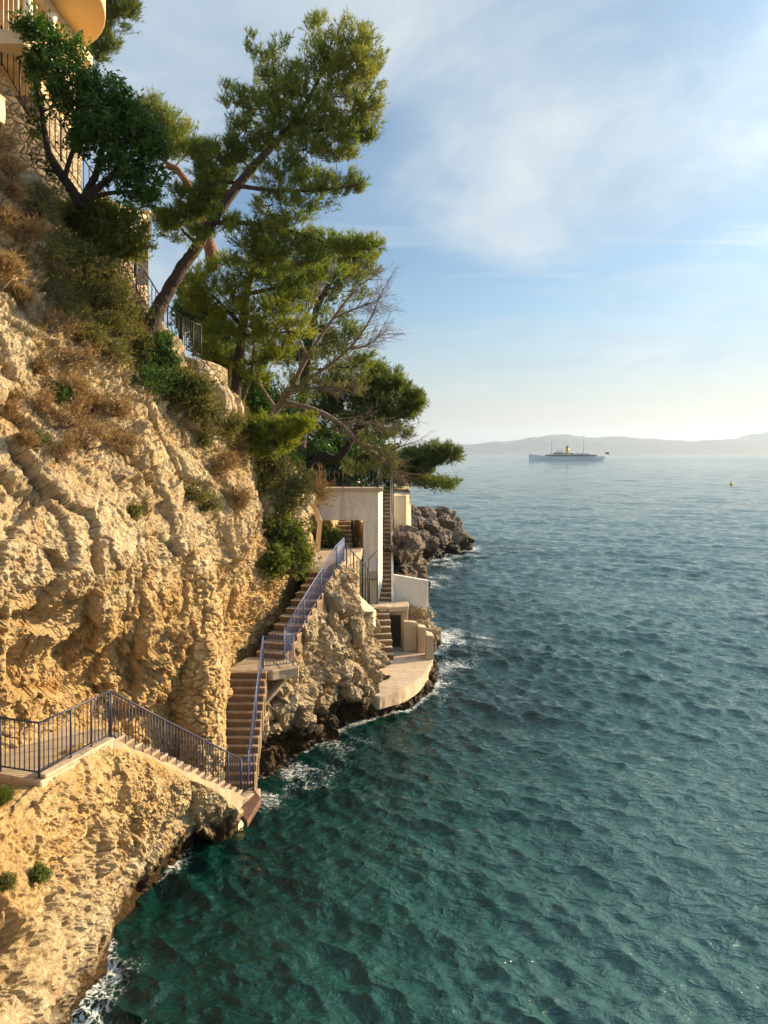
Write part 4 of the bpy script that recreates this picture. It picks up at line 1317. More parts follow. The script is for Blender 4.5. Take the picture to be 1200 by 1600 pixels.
# ---- motor yacht
sh = thing("steam_yacht", "long white vintage yacht with yellow funnel and two tall masts", "ship", (255.0, 1025.0, 0))
M_HULL = simple_mat("ship_white", (0.85, 0.86, 0.88), 0.4, 0.06, 0.2)
M_DECKH = simple_mat("ship_deckhouse", (0.26, 0.21, 0.16), 0.6, 0.2, 0.3)
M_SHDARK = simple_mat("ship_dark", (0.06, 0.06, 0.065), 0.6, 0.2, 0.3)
xs_ = np.linspace(-53.4, 53.4, 50)
secs = []
for x in xs_:
    u = (x + 53.4) / 106.8
    hb = 7.2 * min(1.0, (max(u, 0) / .30)) ** 0.75 * min(1.0, ((1.0 - u) / .22 + 0.02)) ** 0.6
    hb = max(hb, .12)
    zt = 6.0 + 3.6 * max(0, 1 - u / .3) ** 1.2 + 0.9 * max(0, (u - .8) / .2) ** 2
    keel = 0.0 if u < .93 else (u - .93) / .07 * 4.2
    row = []
    for v in (0.0, .12, .4, .7, 1.0):
        z = -1.5 + (zt + 1.5) * v
        z = max(z, keel - 1.5) if v < 1 else z
        f_ = 0.72 + 0.28 * v ** .6
        row.append((x, -hb * f_, z))
    row += [(x, -y_, z_) for (x_, y_, z_) in row[::-1]]
    secs.append(row)
SV_ = np.array(secs).reshape(-1, 3) + np.array((255.0, 1025.0, 0))
part("hull", SV_, grid_faces(50, 10), M_HULL, sh, False)
b0 = np.array((255.0, 1025.0, 0.0))


def ship_box(name, mat, boxes, bev=0.0):
    mb = MB()
    for x0, x1, hw, z0, z1 in boxes:
        mb.box(b0[0] + x0, b0[0] + x1, b0[1] - hw, b0[1] + hw, z0, z1)
    mb.build(name, mat, sh, False, bev)


mb = MB()
for (u0, u1) in ((2, 47),):
    for i in range(u0, u1):
        a, c2 = np.array(secs[i][0]), np.array(secs[i + 1][0])
        for sgn in (1, -1):
            q = [np.array((a[0], (a[1] - .06) * sgn, -.5)), np.array((c2[0], (c2[1] - .06) * sgn, -.5)), np.array((c2[0], (c2[1] * 1.03 - .06) * sgn, 1.15)), np.array((a[0], (a[1] * 1.03 - .06) * sgn, 1.15))]
            mb.add(np.array(q) + b0, [[0, 1, 2, 3]])
mb.build("boot_topping", M_SHDARK, sh)
ship_box("deckhouse", M_DECKH, [(-30, 40, 4.6, 6.0, 8.4)])
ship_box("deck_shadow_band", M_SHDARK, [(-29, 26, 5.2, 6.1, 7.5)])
ship_box("boat_deck", M_HULL, [(-31, 36, 6.4, 8.42, 8.85)])
ship_box("bridge", M_DECKH, [(-19, -4, 4.2, 8.86, 11.4)], .1)
ship_box("wheelhouse", M_HULL, [(-15.5, -7, 3.2, 11.42, 13.4)], .1)
ship_box("after_house", M_DECKH, [(4, 30, 3.6, 8.86, 10.9)])
mb = MB()
for x in (14, 17, 20.5, 24, 27.5, 31, 34.5, -24, -27):
    mb.box(b0[0] + x - .55, b0[0] + x + .55, b0[1] - 7.29, b0[1] - 6.6, 3.4, 4.3)
mb.build("porthole_row", M_SHDARK, sh)
mb = MB()
mb.tube([b0 + (0, 0, 8.8), b0 + (.25, 0, 14), b0 + (.5, 0, 20.2)], [2.5, 2.45, 2.4], 16)
fnl = mb.build("funnel", simple_mat("funnel_buff", (0.62, 0.40, 0.06), 0.5, 0.1, 0.3), sh, True)
mb = MB()
mb.tube([(.48, 0, 18.9), (.52, 0, 20.5)], [2.5, 2.46], 16)
mb.build("cap_band", M_SHDARK, None, True).parent = fnl
for x in (-22.2, 22.7):
    mb = MB()
    mb.tube([b0 + (x, 0, 6), b0 + (x + .5, 0, 22), b0 + (x + 1, 0, 37.5)], [.42, .36, .2], 7)
    mb.tube([b0 + (x + .6, -2.6, 27), b0 + (x + .6, 2.6, 27)], .15, 5)
    mb.build("mast", simple_mat("mast_buff", (0.40, 0.33, 0.22), 0.6, 0.2, 0.3) if x < 0 else bpy.data.materials["mast_buff"], sh, True)
for x in (9.5, 15.5, 21.5, 27.0):
    for sgn in (-1, 1):
        us = np.linspace(-1, 1, 9)
        Vb, Fb = tube([b0 + (x + 2.6 * u, sgn * 5.6, 10.3 + .25 * u * u) for u in us], [max(.08, .85 * (1 - u * u) ** .6) for u in us], 8)
        part("lifeboat", Vb, Fb, M_HULL, sh, True)
for x in (-13, -9.5, -6):
    mb = MB()
    mb.tube([b0 + (x, 0, 13.4 if x > -16 else 11), b0 + (x, 0, 16.5)], .22, 6)
    mb.tube([b0 + (x, 0, 16.4), b0 + (x - .7, 0, 17.0)], [.25, .7], 8)
    mb.build("ventilator", M_DECKH, sh, True)
mb = MB()
us = np.linspace(0, 1, 8)
P_ = []
for u in us:
    P_.append((b0[0] + 53.5 + 4.8 * u, b0[1] + .5 * math.sin(u * 5), 8.9 + .9 * (1 - u) - .4))
    P_.append((b0[0] + 53.5 + 4.8 * u, b0[1] + .5 * math.sin(u * 5) + .05, 12.2 - .3 * u))
Fl = np.array([[2 * i, 2 * i + 2, 2 * i + 3, 2 * i + 1] for i in range(7)])
mb.add(P_, Fl)
mb.build("flag", simple_mat("flag_red", (0.55, 0.03, 0.04), 0.7, 0.1, 0.5), sh, True)
mb = MB()
mb.tube([b0 + (52.3, 0, 6.5), b0 + (53.6, 0, 12.6)], .14, 5)
mb.build("flagstaff", M_DECKH, sh, True)

# ---- buoy
by = thing("marker_buoy", "small yellow marker buoy floating alone on the right", "buoy", ((1143 - 600) / F * 251, 251, 0))
M_YEL = simple_mat("buoy_yellow", (0.85, 0.55, 0.04), 0.45, 0.12, 2)
bb = np.array(by.location)
by.scale = (.8, .8, .8)
Vb, Fb = tube([bb + (0, 0, z) for z in (-.4, -.1, .25, .5, .55)], [.5, .8, .82, .6, .3], 16)
part("float", Vb, Fb, M_YEL, by, True)
Vb, Fb = tube([bb + (0, 0, z) for z in (.5, .9, 1.5, 1.55)], [.42, .36, .16, .1], 12)
part("tower", Vb, Fb, M_YEL, by, True)
Vb, Fb = tube([bb + (0, 0, z) for z in (1.5, 1.75, 1.78, 2.1, 2.14)], [.05, .05, .26, .26, .05], 10)
part("topmark", Vb, Fb, M_YEL, by, True)


def sailboat(px, py, Y, s, label):
    c = np.array(((px - 600) / F * Y, Y, 0.0))
    r_ = thing("sailing_boat", label, "boat", c, "far sailing boats")
    us = np.linspace(-1, 1, 9)
    Vb, Fb = tube([c + (6 * s * u, 0, .5 * s + .35 * s * u * u) for u in us], [max(.1, 1.5 * s * (1 - u * u) ** .6) for u in us], 8)
    part("hull", Vb, Fb, M_HULL, r_, True)
    mb = MB()
    mb.tube([c + (0.5 * s, 0, 1), c + (.5 * s, 0, 19 * s)], .12 * s, 5)
    mb.build("mast", M_DECKH, r_, True)
    mb = MB()
    mb.slab([c + (.6 * s, 0, 2 * s), c + (6 * s, .5 * s, 2.4 * s), c + (.7 * s, .1 * s, 18 * s), c + (.6 * s, 0, 17.9 * s)], .06)
    mb.build("sail", M_WHITEP, r_)


sailboat(859, 706, 4200, 1.15, "tiny white sail beside the yacht's foremast near the far shore")
sailboat(957, 706, 4200, 1.15, "tiny white sail right of the yacht near the far shore")
sailboat(1192, 709, 5200, .9, "faint white sail at the right edge under the hills")

# ================================================================== vegetation
def unit(v):
    return v / np.maximum(np.linalg.norm(v, axis=-1, keepdims=True), 1e-9)


def needles(bases, dirs, tint, L, npt, nl, wd, rg):
    """bottle-brush twigs: every needle one slim triangle"""
    N = len(bases)
    tt = rg.random((N, npt, 1)) * L
    rad = rg.normal(size=(N, npt, 3))
    d = dirs[:, None, :]
    rad = rad - (rad * d).sum(-1, keepdims=True) * d
    rad = unit(rad)
    nd = unit(d * 0.85 + rad * 0.75 + np.array((0, 0, .12)))
    b = bases[:, None, :] + d * tt
    side = unit(np.cross(nd, rg.normal(size=(N, npt, 3)))) * wd * .5
    tip = b + nd * (nl * rg.uniform(.7, 1.2, (N, npt, 1)))
    V = np.stack([b - side, b + side, tip], 2).reshape(-1, 3)
    Fc = np.arange(len(V)).reshape(-1, 3)
    T = np.repeat(np.clip(tint[:, None] + rg.normal(0, .07, (N, npt)), 0, 1).ravel(), 3)
    return V, Fc, T


def leaves(bases, dirs, tint, L, npt, ll, wd, rg):
    """leafy twigs: every leaf a folded diamond of two triangles"""
    N = len(bases)
    tt = rg.random((N, npt, 1)) * L
    d = dirs[:, None, :]
    rad = rg.normal(size=(N, npt, 3))
    nd = unit(d * 0.5 + unit(rad) * 0.9 + np.array((0, 0, -.05)))
    b = bases[:, None, :] + d * tt
    nrm = unit(rg.normal(size=(N, npt, 3)) * .7 + np.array((.25, -.1, .8)))
    side = unit(np.cross(nd, nrm)) * wd * .5
    s = rg.uniform(.65, 1.25, (N, npt, 1))
    mid = b + nd * ll * .45 * s
    tip = b + nd * ll * s
    lift = np.cross(side, nd)
    V = np.stack([b, mid - side * s + lift * .25, tip, mid + side * s + lift * .25], 2).reshape(-1, 3)
    i = np.arange(N * npt)[:, None] * 4
    Fc = np.concatenate([i + np.array([[0, 1, 2]]), i + np.array([[0, 2, 3]])], 0)
    T = np.repeat(np.clip(tint[:, None] + rg.normal(0, .1, (N, npt)), 0, 1).ravel(), 4)
    return V, Fc, T


def bez(a, c, b, n=7):
    t = np.linspace(0, 1, n)[:, None]
    return (1 - t) ** 2 * a + 2 * t * (1 - t) * c + t * t * b


def smooth_line(pts, n=24):
    P = np.asarray(pts, float)
    return crom(P, np.linspace(0, len(P) - 1, n))


class Parts:
    def __init__(self):
        self.V, self.F, self.T, self.n = [], [], [], 0

    def add(self, V, Fc, T=None):
        if Fc.shape[1] == 4:
            Fc = np.concatenate([Fc[:, [0, 1, 2]], Fc[:, [0, 2, 3]]])
            Fc = Fc[(Fc[:, 0] != Fc[:, 1]) & (Fc[:, 1] != Fc[:, 2]) & (Fc[:, 0] != Fc[:, 2])]
        self.V.append(V)
        self.F.append(Fc + self.n)
        if T is not None:
            self.T.append(T)
        self.n += len(V)

    def make(self, name, mat, root, smooth=True):
        at_ = {'tint': np.concatenate(self.T)} if self.T else None
        return part(name, np.concatenate(self.V), np.concatenate(self.F), mat, root, smooth, at_)


def crown_pads(pads, Y0=None):
    """(px, py, Y, rx, ry, density[, tint]) in photo pixels become ellipsoids in the world"""
    out = []
    for p in pads:
        px, py, Y, rx, ry = p[:5]
        dens = p[5] if len(p) > 5 else 1.0
        tint = p[6] if len(p) > 6 else 0.5
        s = Y / F
        out.append((at(px, py, Y), np.array((rx * s, max(rx, ry) * .8 * s, ry * s)), dens, tint))
    return out


def tree(name, label, lines, pads, leaf, bark, kind='pine', seed=0, group=None, cat="tree", size=1.0, twigs=15, per=13, branch=1.0, up=0.7, clus=20, sag=0.12, sgk=0.17):
    rg = np.random.default_rng(seed)
    lines = [(smooth_line(p, 8 * len(p)), r) for p, r in lines]
    root = thing(name, label, cat, lines[0][0][0], group)
    wood = Parts()
    skel, skr = [], []
    for pts, r in lines:
        n = len(pts)
        rr = np.interp(np.linspace(0, 1, n), np.linspace(0, 1, len(r)), r)
        wob = pts.copy()
        wob[1:-1] += rg.normal(0, .06, (n - 2, 3)) * rr[1:-1, None]
        V, Fc = tube(wob, rr * (1 + .025 * rg.normal(size=n)), 10)
        wood.add(V, Fc)
        skel.append(pts)
        skr.append(rr)
    skel, skr = np.concatenate(skel), np.concatenate(skr)
    base = skel[0]
    fol = Parts()
    limbs = Parts()
    for c, rad, dens, tint in crown_pads(pads):
        d = np.linalg.norm(skel - c, axis=1)
        # a limb rises from the wood a little below its pad
        pen = d + 0.5 * np.clip(skel[:, 2] - c[2] + 0.25 * rad[2], 0, 9) + 0.02 * rg.random(len(d))
        i = int(np.argmin(pen))
        a = skel[i]
        L = np.linalg.norm(c - a)
        mid = (a + c) / 2 + np.array((0, 0, -sag * L)) + rg.normal(0, .06, 3) * L
        lb = bez(a, mid, c, 8)
        lb[1:-1] += rg.normal(0, .025, (6, 3)) * L
        r0 = min(skr[i] * .6, (0.02 + 0.016 * L) * branch * 1.3)
        V, Fc = tube(lb, np.linspace(r0, r0 * .4, 8), 6)
        limbs.add(V, Fc)
        K = max(int(clus * dens), 3)
        q = rg.normal(size=(K, 3))
        q = unit(q) * (rg.random((K, 1)) ** .45)
        cc = c + q * rad
        hub = lb[-5:]
        for k in range(K):
            h = hub[int(np.argmin(np.linalg.norm(hub - cc[k], axis=1)))]
            m = (h + cc[k]) / 2 + rg.normal(0, .08, 3) * np.linalg.norm(cc[k] - h)
            V, Fc = tube(bez(h, m, cc[k], 5), np.linspace(r0 * .32, .004 * size, 5), 4, False)
            limbs.add(V, Fc)
        out = unit(cc - (c - np.array((0, 0, .5)) * rad) + 1e-4)
        nt = twigs
        ct = np.clip(tint + rg.normal(0, .14, K), 0, 1)
        sg = np.clip(np.mean(rad) * sgk, .07 * size, .24 * size)
        b = np.repeat(cc, nt, 0) + rg.normal(0, sg, (K * nt, 3)) * np.array((1, 1, .75))
        dd = unit(np.repeat(out, nt, 0) * .7 + np.array((0, 0, up)) + rg.normal(0, .45, (K * nt, 3)))
        tt = np.repeat(ct, nt) + rg.normal(0, .08, K * nt)
        if kind == 'pine':
            V, Fc, T = needles(b, dd, tt, .26 * size, max(per - 3, 6), .155 * size, .025 * size, rg)
        elif kind == 'small':
            V, Fc, T = leaves(b, dd, tt, .26 * size, per, .055 * size, .026 * size, rg)
        else:
            V, Fc, T = leaves(b, dd, tt, .30 * size, per, .115 * size, .05 * size, rg)
        fol.add(V, Fc, T)
    wood.make("trunk", bark, root)
    limbs.make("branches", bark, root)
    fol.make("crown", leaf, root, False)
    return root


def px_line(pts, Y):
    Ys = Y if not np.isscalar(Y) else [Y] * len(pts)
    return [at(p[0], p[1], y) for p, y in zip(pts, Ys)]


# ---- the big leaning pine
tree("leaning_pine", "tall pine leaning out from the cliff over the sea", [
        (px_line([(222, 540), (240, 498), (262, 457), (283, 420), (306, 388), (335, 340), (374, 287), (418, 236), (462, 188), (500, 120), (522, 55)], [21.1, 21, 21, 20.9, 20.9, 20.8, 20.8, 20.7, 20.7, 20.6, 20.6]), (.33, .23, .185, .17, .16, .145, .13, .105, .075, .045, .02)),
        (px_line([(418, 236), (428, 190), (432, 140), (425, 90)], 20.9), (.09, .06, .03, .012)),
        (px_line([(440, 212), (485, 205), (535, 195), (580, 150)], [20.7, 20.4, 20.2, 20.1]), (.08, .06, .04, .015)),
        (px_line([(372, 290), (430, 298), (500, 297), (565, 288)], [20.8, 20.4, 20.2, 20.0]), (.07, .055, .035, .012)),
        (px_line([(330, 348), (400, 350), (470, 366), (530, 385), (580, 390)], [20.8, 20.4, 20.2, 20.1, 20.0]), (.08, .065, .05, .03, .012)),
        (px_line([(374, 287), (345, 282), (315, 270)], [20.8, 21.1, 21.4]), (.07, .045, .015)),
        (px_line([(310, 384), (290, 365), (272, 345)], [20.9, 21.2, 21.4]), (.06, .04, .012)),
    ], [
        (548, 85, 20.3, 38, 42, 1.5, .72), (575, 110, 20.2, 28, 42, 1.3, .78), (515, 105, 20.6, 40, 45, 1.5, .6), (492, 62, 20.7, 14, 38, .55, .6), (545, 150, 20.2, 48, 38, 1.6, .65), (575, 175, 20.2, 18, 26, .6, .7),
        (470, 150, 20.6, 45, 45, 1.6, .5), (440, 105, 20.8, 28, 42, .8, .5), (405, 95, 21, 16, 38, .45, .5), (420, 160, 20.9, 38, 38, 1.2, .45), (375, 165, 21.1, 22, 32, .4, .5), (355, 160, 21.2, 10, 26, .16, .5),
        (435, 200, 20.7, 55, 30, 1.6, .4), (385, 205, 21, 30, 30, .8, .4), (500, 195, 20.4, 45, 32, 1.5, .5), (550, 215, 20.2, 32, 22, .9, .55), (575, 218, 20.2, 14, 12, .4, .6), (480, 238, 20.5, 48, 22, 1.0, .45), (525, 245, 20.3, 30, 14, .6, .5), (400, 235, 20.9, 26, 18, .7, .35),
        (535, 293, 20.1, 34, 13, .9, .5), (485, 290, 20.3, 40, 18, 1.0, .42), (440, 275, 20.5, 36, 22, 1.0, .38), (470, 322, 20.3, 40, 16, .7, .42), (420, 322, 20.5, 30, 16, .5, .4),
        (350, 258, 21.1, 40, 26, 1.5, .35), (320, 250, 21.3, 22, 26, .8, .42), (335, 285, 21.0, 35, 20, 1.2, .3), (305, 235, 21.5, 14, 28, .3, .5), (365, 240, 20.9, 20, 20, .8, .35),
        (300, 318, 21.1, 36, 28, 1.4, .34), (280, 345, 21.2, 30, 26, 1.1, .4), (325, 312, 20.9, 28, 22, 1.0, .32), (345, 345, 20.7, 26, 20, .7, .35), (262, 362, 21.3, 20, 22, .6, .45), (320, 372, 20.7, 22, 18, .5, .4),
        (400, 372, 20.4, 40, 22, 1.2, .45), (450, 352, 20.3, 40, 14, .7, .45), (445, 385, 20.3, 48, 20, 1.3, .5), (505, 384, 20.1, 40, 16, 1.1, .5), (555, 388, 20.0, 32, 12, .9, .5), (580, 383, 20, 12, 8, .3, .55), (400, 408, 20.4, 45, 22, 1.1, .5), (475, 410, 20.2, 45, 18, .9, .45),
    ], M_PINE, M_BARK, 'pine', 3, size=1.0, twigs=12, per=14, clus=21)

# ---- pines behind it
tree("umbrella_pine", "olive green pine with bare reddish limbs behind the dark leafy tree", [
        (px_line([(335, 420), (318, 345), (305, 310), (285, 275), (262, 256), (235, 235)], [27, 27, 27, 27, 27, 27]), (.24, .22, .18, .12, .08, .03)),
        (px_line([(318, 345), (300, 300), (275, 262), (255, 262)], [27, 26.8, 26.6, 26.6]), (.14, .12, .09, .03)),
        (px_line([(318, 345), (285, 340), (262, 330), (235, 322), (205, 328)], [27, 26.8, 26.7, 26.7, 26.7]), (.07, .06, .05, .04, .02)),
        (px_line([(308, 312), (290, 350), (262, 345), (245, 362)], [27, 26.8, 26.7, 26.7]), (.06, .05, .04, .02)),
    ], [(225, 180, 27, 34, 26, 1.3, .55), (255, 195, 27, 34, 26, 1.3, .6), (275, 218, 26.8, 30, 24, 1.2, .65), (240, 215, 27, 32, 24, 1.0, .5), (215, 205, 27.2, 30, 24, .9, .45), (292, 240, 26.8, 14, 16, .6, .6), (205, 175, 27.2, 22, 18, .7, .5), (238, 312, 26.8, 18, 10, .4, .5), (252, 348, 26.8, 14, 14, .35, .5), (265, 235, 26.8, 22, 14, .6, .6)],
    M_PINE, M_BARKR, 'pine', 5, size=1.1, twigs=11, per=13)
tree("pine_tree", "pine spray showing past the rounded roof of the villa", [
        (px_line([(120, 150), (140, 80), (160, 40), (185, 15), (200, -20)], 30), (.2, .16, .12, .08, .03)),
    ], [(180, 25, 30, 28, 26, 1.1, .45), (200, 22, 30, 16, 24, .9, .5), (165, 55, 30, 20, 18, .7, .45), (172, -5, 30, 30, 18, 1.0, .45), (155, 78, 30, 18, 12, .5, .5), (170, 72, 30, 14, 8, .35, .5), (145, 92, 30, 14, 10, .4, .5), (205, 2, 30, 12, 14, .5, .5)],
    M_PINED, M_BARKR, 'pine', 6, size=1.25, twigs=14, per=12)
tree("pine_tree", "broad pine filling the slope behind the leaning trunk", [
        (px_line([(368, 625), (372, 570), (380, 510), (385, 460), (400, 410), (420, 370)], 26), (.2, .19, .17, .14, .09, .04)),
        (px_line([(380, 510), (350, 480), (325, 455)], 25.6), (.09, .06, .02)),
        (px_line([(385, 460), (430, 450), (480, 440)], 25.6), (.09, .06, .02)),
    ], [(335, 440, 25.6, 34, 28, 1.3, .5), (375, 425, 25.4, 40, 32, 1.4, .55), (320, 480, 25.6, 26, 26, 1.0, .5), (420, 430, 25.4, 40, 32, 1.4, .45), (470, 435, 25.4, 40, 30, 1.2, .4), (510, 425, 25.4, 30, 26, .8, .45), (370, 480, 25.2, 42, 26, 1.5, .6), (420, 490, 25, 45, 24, 1.5, .7), (460, 520, 25, 34, 18, 1.0, .75), (340, 515, 25.2, 32, 24, 1.1, .6), (385, 525, 25.2, 40, 20, 1.1, .55), (330, 550, 25.5, 18, 14, .4, .5), (300, 450, 26, 20, 26, .7, .4), (430, 555, 25.3, 34, 16, .7, .55), (405, 580, 25.6, 26, 22, .7, .45), (455, 470, 25.4, 34, 20, 1.0, .4)],
    M_PINEB, M_BARK, 'pine', 7, size=1.1, twigs=12, per=13, clus=20)
tree("pine_tree", "dark pine standing behind the half bare pine", [
        (px_line([(470, 700), (475, 620), (480, 540), (500, 470), (530, 420)], 34), (.28, .25, .2, .14, .05)),
    ], [(540, 400, 34, 46, 22, 1.3, .5), (565, 415, 34, 30, 24, 1.1, .55), (520, 430, 34, 45, 26, 1.2, .4), (545, 455, 34, 34, 24, .8, .4), (470, 460, 34, 50, 34, 1.4, .35), (440, 440, 34.5, 45, 30, 1.2, .4), (500, 510, 34, 48, 36, 1.4, .35), (540, 540, 34, 40, 30, 1.1, .42), (480, 560, 34, 55, 36, 1.5, .3), (550, 570, 34, 34, 22, .9, .45), (420, 540, 34, 46, 40, 1.2, .35), (440, 620, 34, 50, 40, 1.3, .25)],
    M_PINE, M_BARK, 'pine', 8, size=1.4, twigs=12, per=13, clus=21)
# ---- half bare pine
def bare_tree():
    rg = np.random.default_rng(12)
    Y = 28.5
    mains = [
        (px_line([(400, 705), (412, 668), (432, 640), (452, 612), (480, 558), (520, 498), (556, 452), (590, 428)], [29, 28.8, 28.7, 28.5, 28.3, 28.2, 28.0, 28]), (.2, .17, .15, .12, .085, .055, .03, .01)),
        (px_line([(452, 612), (498, 582), (545, 545), (578, 500), (598, 452)], [28.5, 28.2, 28, 27.9, 27.8]), (.09, .07, .05, .03, .01)),
        (px_line([(440, 628), (490, 640), (532, 662), (562, 692), (605, 702), (655, 688)], [28.6, 28.3, 28.2, 28.1, 28, 28]), (.12, .10, .085, .06, .035, .01)),
        (px_line([(480, 558), (468, 520), (495, 462), (520, 420)], [28.3, 28.4, 28.4, 28.4]), (.06, .05, .03, .01)),
        (px_line([(432, 640), (408, 602), (398, 560), (412, 520)], [28.7, 28.8, 28.8, 28.8]), (.07, .05, .035, .012)),
        (px_line([(520, 498), (560, 480), (590, 470)], [28.2, 28, 28]), (.05, .03, .01)),
        (px_line([(545, 545), (572, 540), (600, 520)], [28, 27.9, 27.9]), (.045, .03, .01)),
        (px_line([(532, 662), (570, 660), (618, 672)], [28.2, 28.1, 28.1]), (.05, .03, .01)),
        (px_line([(562, 692), (600, 720), (625, 745)], [28.1, 28, 28]), (.05, .03, .01)),
        (px_line([(452, 612), (500, 605), (552, 600)], [28.4, 28.2, 28]), (.06, .035, .01)),
    ]
    tw = Parts()
    tips = []
    for pts, r in mains[1:] + mains[:1]:
        P = smooth_line(pts, 30)
        rr = np.interp(np.linspace(0, 1, 30), np.linspace(0, 1, len(r)), r)
        for k in range(9, 30):
            for _ in range(2):
                d = unit(P[min(k + 1, 29)] - P[k - 1])
                side = rg.normal(size=3)
                side = unit(side - side.dot(d) * d)
                e = unit(d * .9 + side * .75 + np.array((.15, 0, .05)))
                L = rg.uniform(.45, 1.15)
                p1 = P[k] + e * L
                mid = P[k] + e * L * .5 + rg.normal(0, .07, 3)
                cv = bez(P[k], mid, p1, 6)
                V, Fc = tube(cv, np.linspace(max(rr[k] * .35, .009), .004, 6), 4, False)
                tw.add(V, Fc)
                for _ in range(4):
                    j = rg.integers(1, 6)
                    f_ = unit(e + rg.normal(0, .55, 3))
                    q = cv[j] + f_ * rg.uniform(.18, .5)
                    V, Fc = tube(np.array([cv[j], (cv[j] + q) / 2 + rg.normal(0, .03, 3), q]), [.0055, .0045, .003], 3, False)
                    tw.add(V, Fc)
                    tips.append(q)
    pads = [(512, 560, 28, 40, 20, .45, .6), (545, 600, 28, 34, 16, .35, .6), (480, 600, 28.2, 34, 18, .4, .55), (590, 690, 28, 30, 20, .4, .4), (585, 720, 28, 34, 22, .5, .4), (560, 740, 28, 24, 16, .4, .4), (560, 430, 28.2, 28, 14, .4, .6), (420, 560, 28.8, 20, 18, .4, .5), (610, 735, 28, 18, 14, .35, .4)]
    root = tree("half_bare_pine", "half dead grey pine with bare twisted branches fanning over the terrace", mains, pads, M_OLIVE, M_BARKG, 'pine', 13, size=1.1, twigs=12, per=10, clus=20)
    tw.make("bare_twigs", M_BARKG, root)


bare_tree()
tree("pine_tree", "rounded dark green pine at the end of the wooded slope", [
        (px_line([(480, 745), (500, 712), (525, 718), (545, 695), (560, 660), (575, 620)], [41, 41, 40.5, 40, 40, 40]), (.3, .27, .24, .2, .14, .05)),
        (px_line([(555, 672), (600, 650), (640, 630)], [40, 39.5, 39.3]), (.12, .08, .03)),
    ], [(565, 598, 40, 46, 28, 1.6, .45), (600, 595, 39.6, 26, 24, 1.0, .5), (540, 625, 40, 52, 30, 1.6, .35), (590, 630, 39.6, 46, 28, 1.5, .4), (625, 612, 39.4, 24, 18, .8, .5), (642, 630, 39.3, 22, 16, 1.0, .5), (648, 640, 39.3, 15, 8, .6, .55), (620, 650, 39.4, 34, 14, .9, .4), (570, 660, 39.8, 50, 22, 1.2, .35), (510, 650, 40.4, 50, 34, 1.5, .28), (610, 678, 39.6, 28, 12, .6, .4), (520, 600, 40.5, 40, 24, 1.1, .4)],
    M_PINED, M_BARKD, 'pine', 9, size=1.7, twigs=16, per=13, clus=22)
tree("pine_tree", "low pine reaching out over the water beyond the staircase", [
        (px_line([(606, 760), (620, 745), (645, 738), (675, 728), (700, 715)], [47, 46.5, 46, 46, 46]), (.2, .17, .12, .08, .03)),
        (px_line([(620, 748), (650, 752), (690, 758)], [46.5, 46, 46]), (.08, .05, .02)),
    ], [(640, 718, 46, 18, 16, .8, .35), (662, 714, 46, 24, 14, 1.1, .4), (688, 710, 46, 22, 13, 1.1, .45), (702, 714, 46, 14, 9, .8, .45), (650, 736, 46, 26, 10, .9, .35), (680, 726, 46, 22, 8, .7, .4), (685, 759, 46, 28, 6.5, 1.0, .4), (655, 752, 46, 22, 6, .6, .4), (625, 728, 46.5, 14, 18, .7, .3)],
    M_PINED, M_BARKD, 'pine', 10, size=1.8, twigs=15, per=12, clus=22)
# ---- young bright pine on the cliff edge
tree("young_pine", "bright green young pine bough on the cliff edge above the shrubs", [
        (px_line([(352, 720), (368, 700), (400, 690), (440, 680), (480, 665)], [25.4, 25.3, 25.1, 25, 25]), (.1, .09, .06, .04, .012)),
    ], [(375, 680, 25, 30, 20, 1.3, .6), (410, 678, 24.9, 32, 20, 1.5, .65), (448, 676, 24.9, 30, 15, 1.3, .7), (475, 664, 24.9, 16, 11, .8, .75), (390, 703, 25, 36, 14, 1.2, .5), (435, 700, 25, 30, 12, .9, .55), (360, 690, 25.2, 18, 14, .6, .5)],
    M_PINEB, M_BARK, 'pine', 14, size=1.1, twigs=16, per=14, up=.55)
# slim bare stems and a slanting young trunk on the terrace slope
tree("pine_sapling", "thin crooked pine stem slanting up from the scrub below the agave", [
        (px_line([(368, 655), (380, 625), (392, 585), (397, 540), (392, 500)], 26.5), (.07, .06, .05, .04, .02)),
    ], [(392, 520, 26.5, 22, 18, .5, .5), (410, 560, 26.5, 18, 14, .35, .5), (378, 560, 26.5, 14, 14, .3, .5)], M_PINE, M_BARKR, 'pine', 15, size=1.1, twigs=12, per=12)

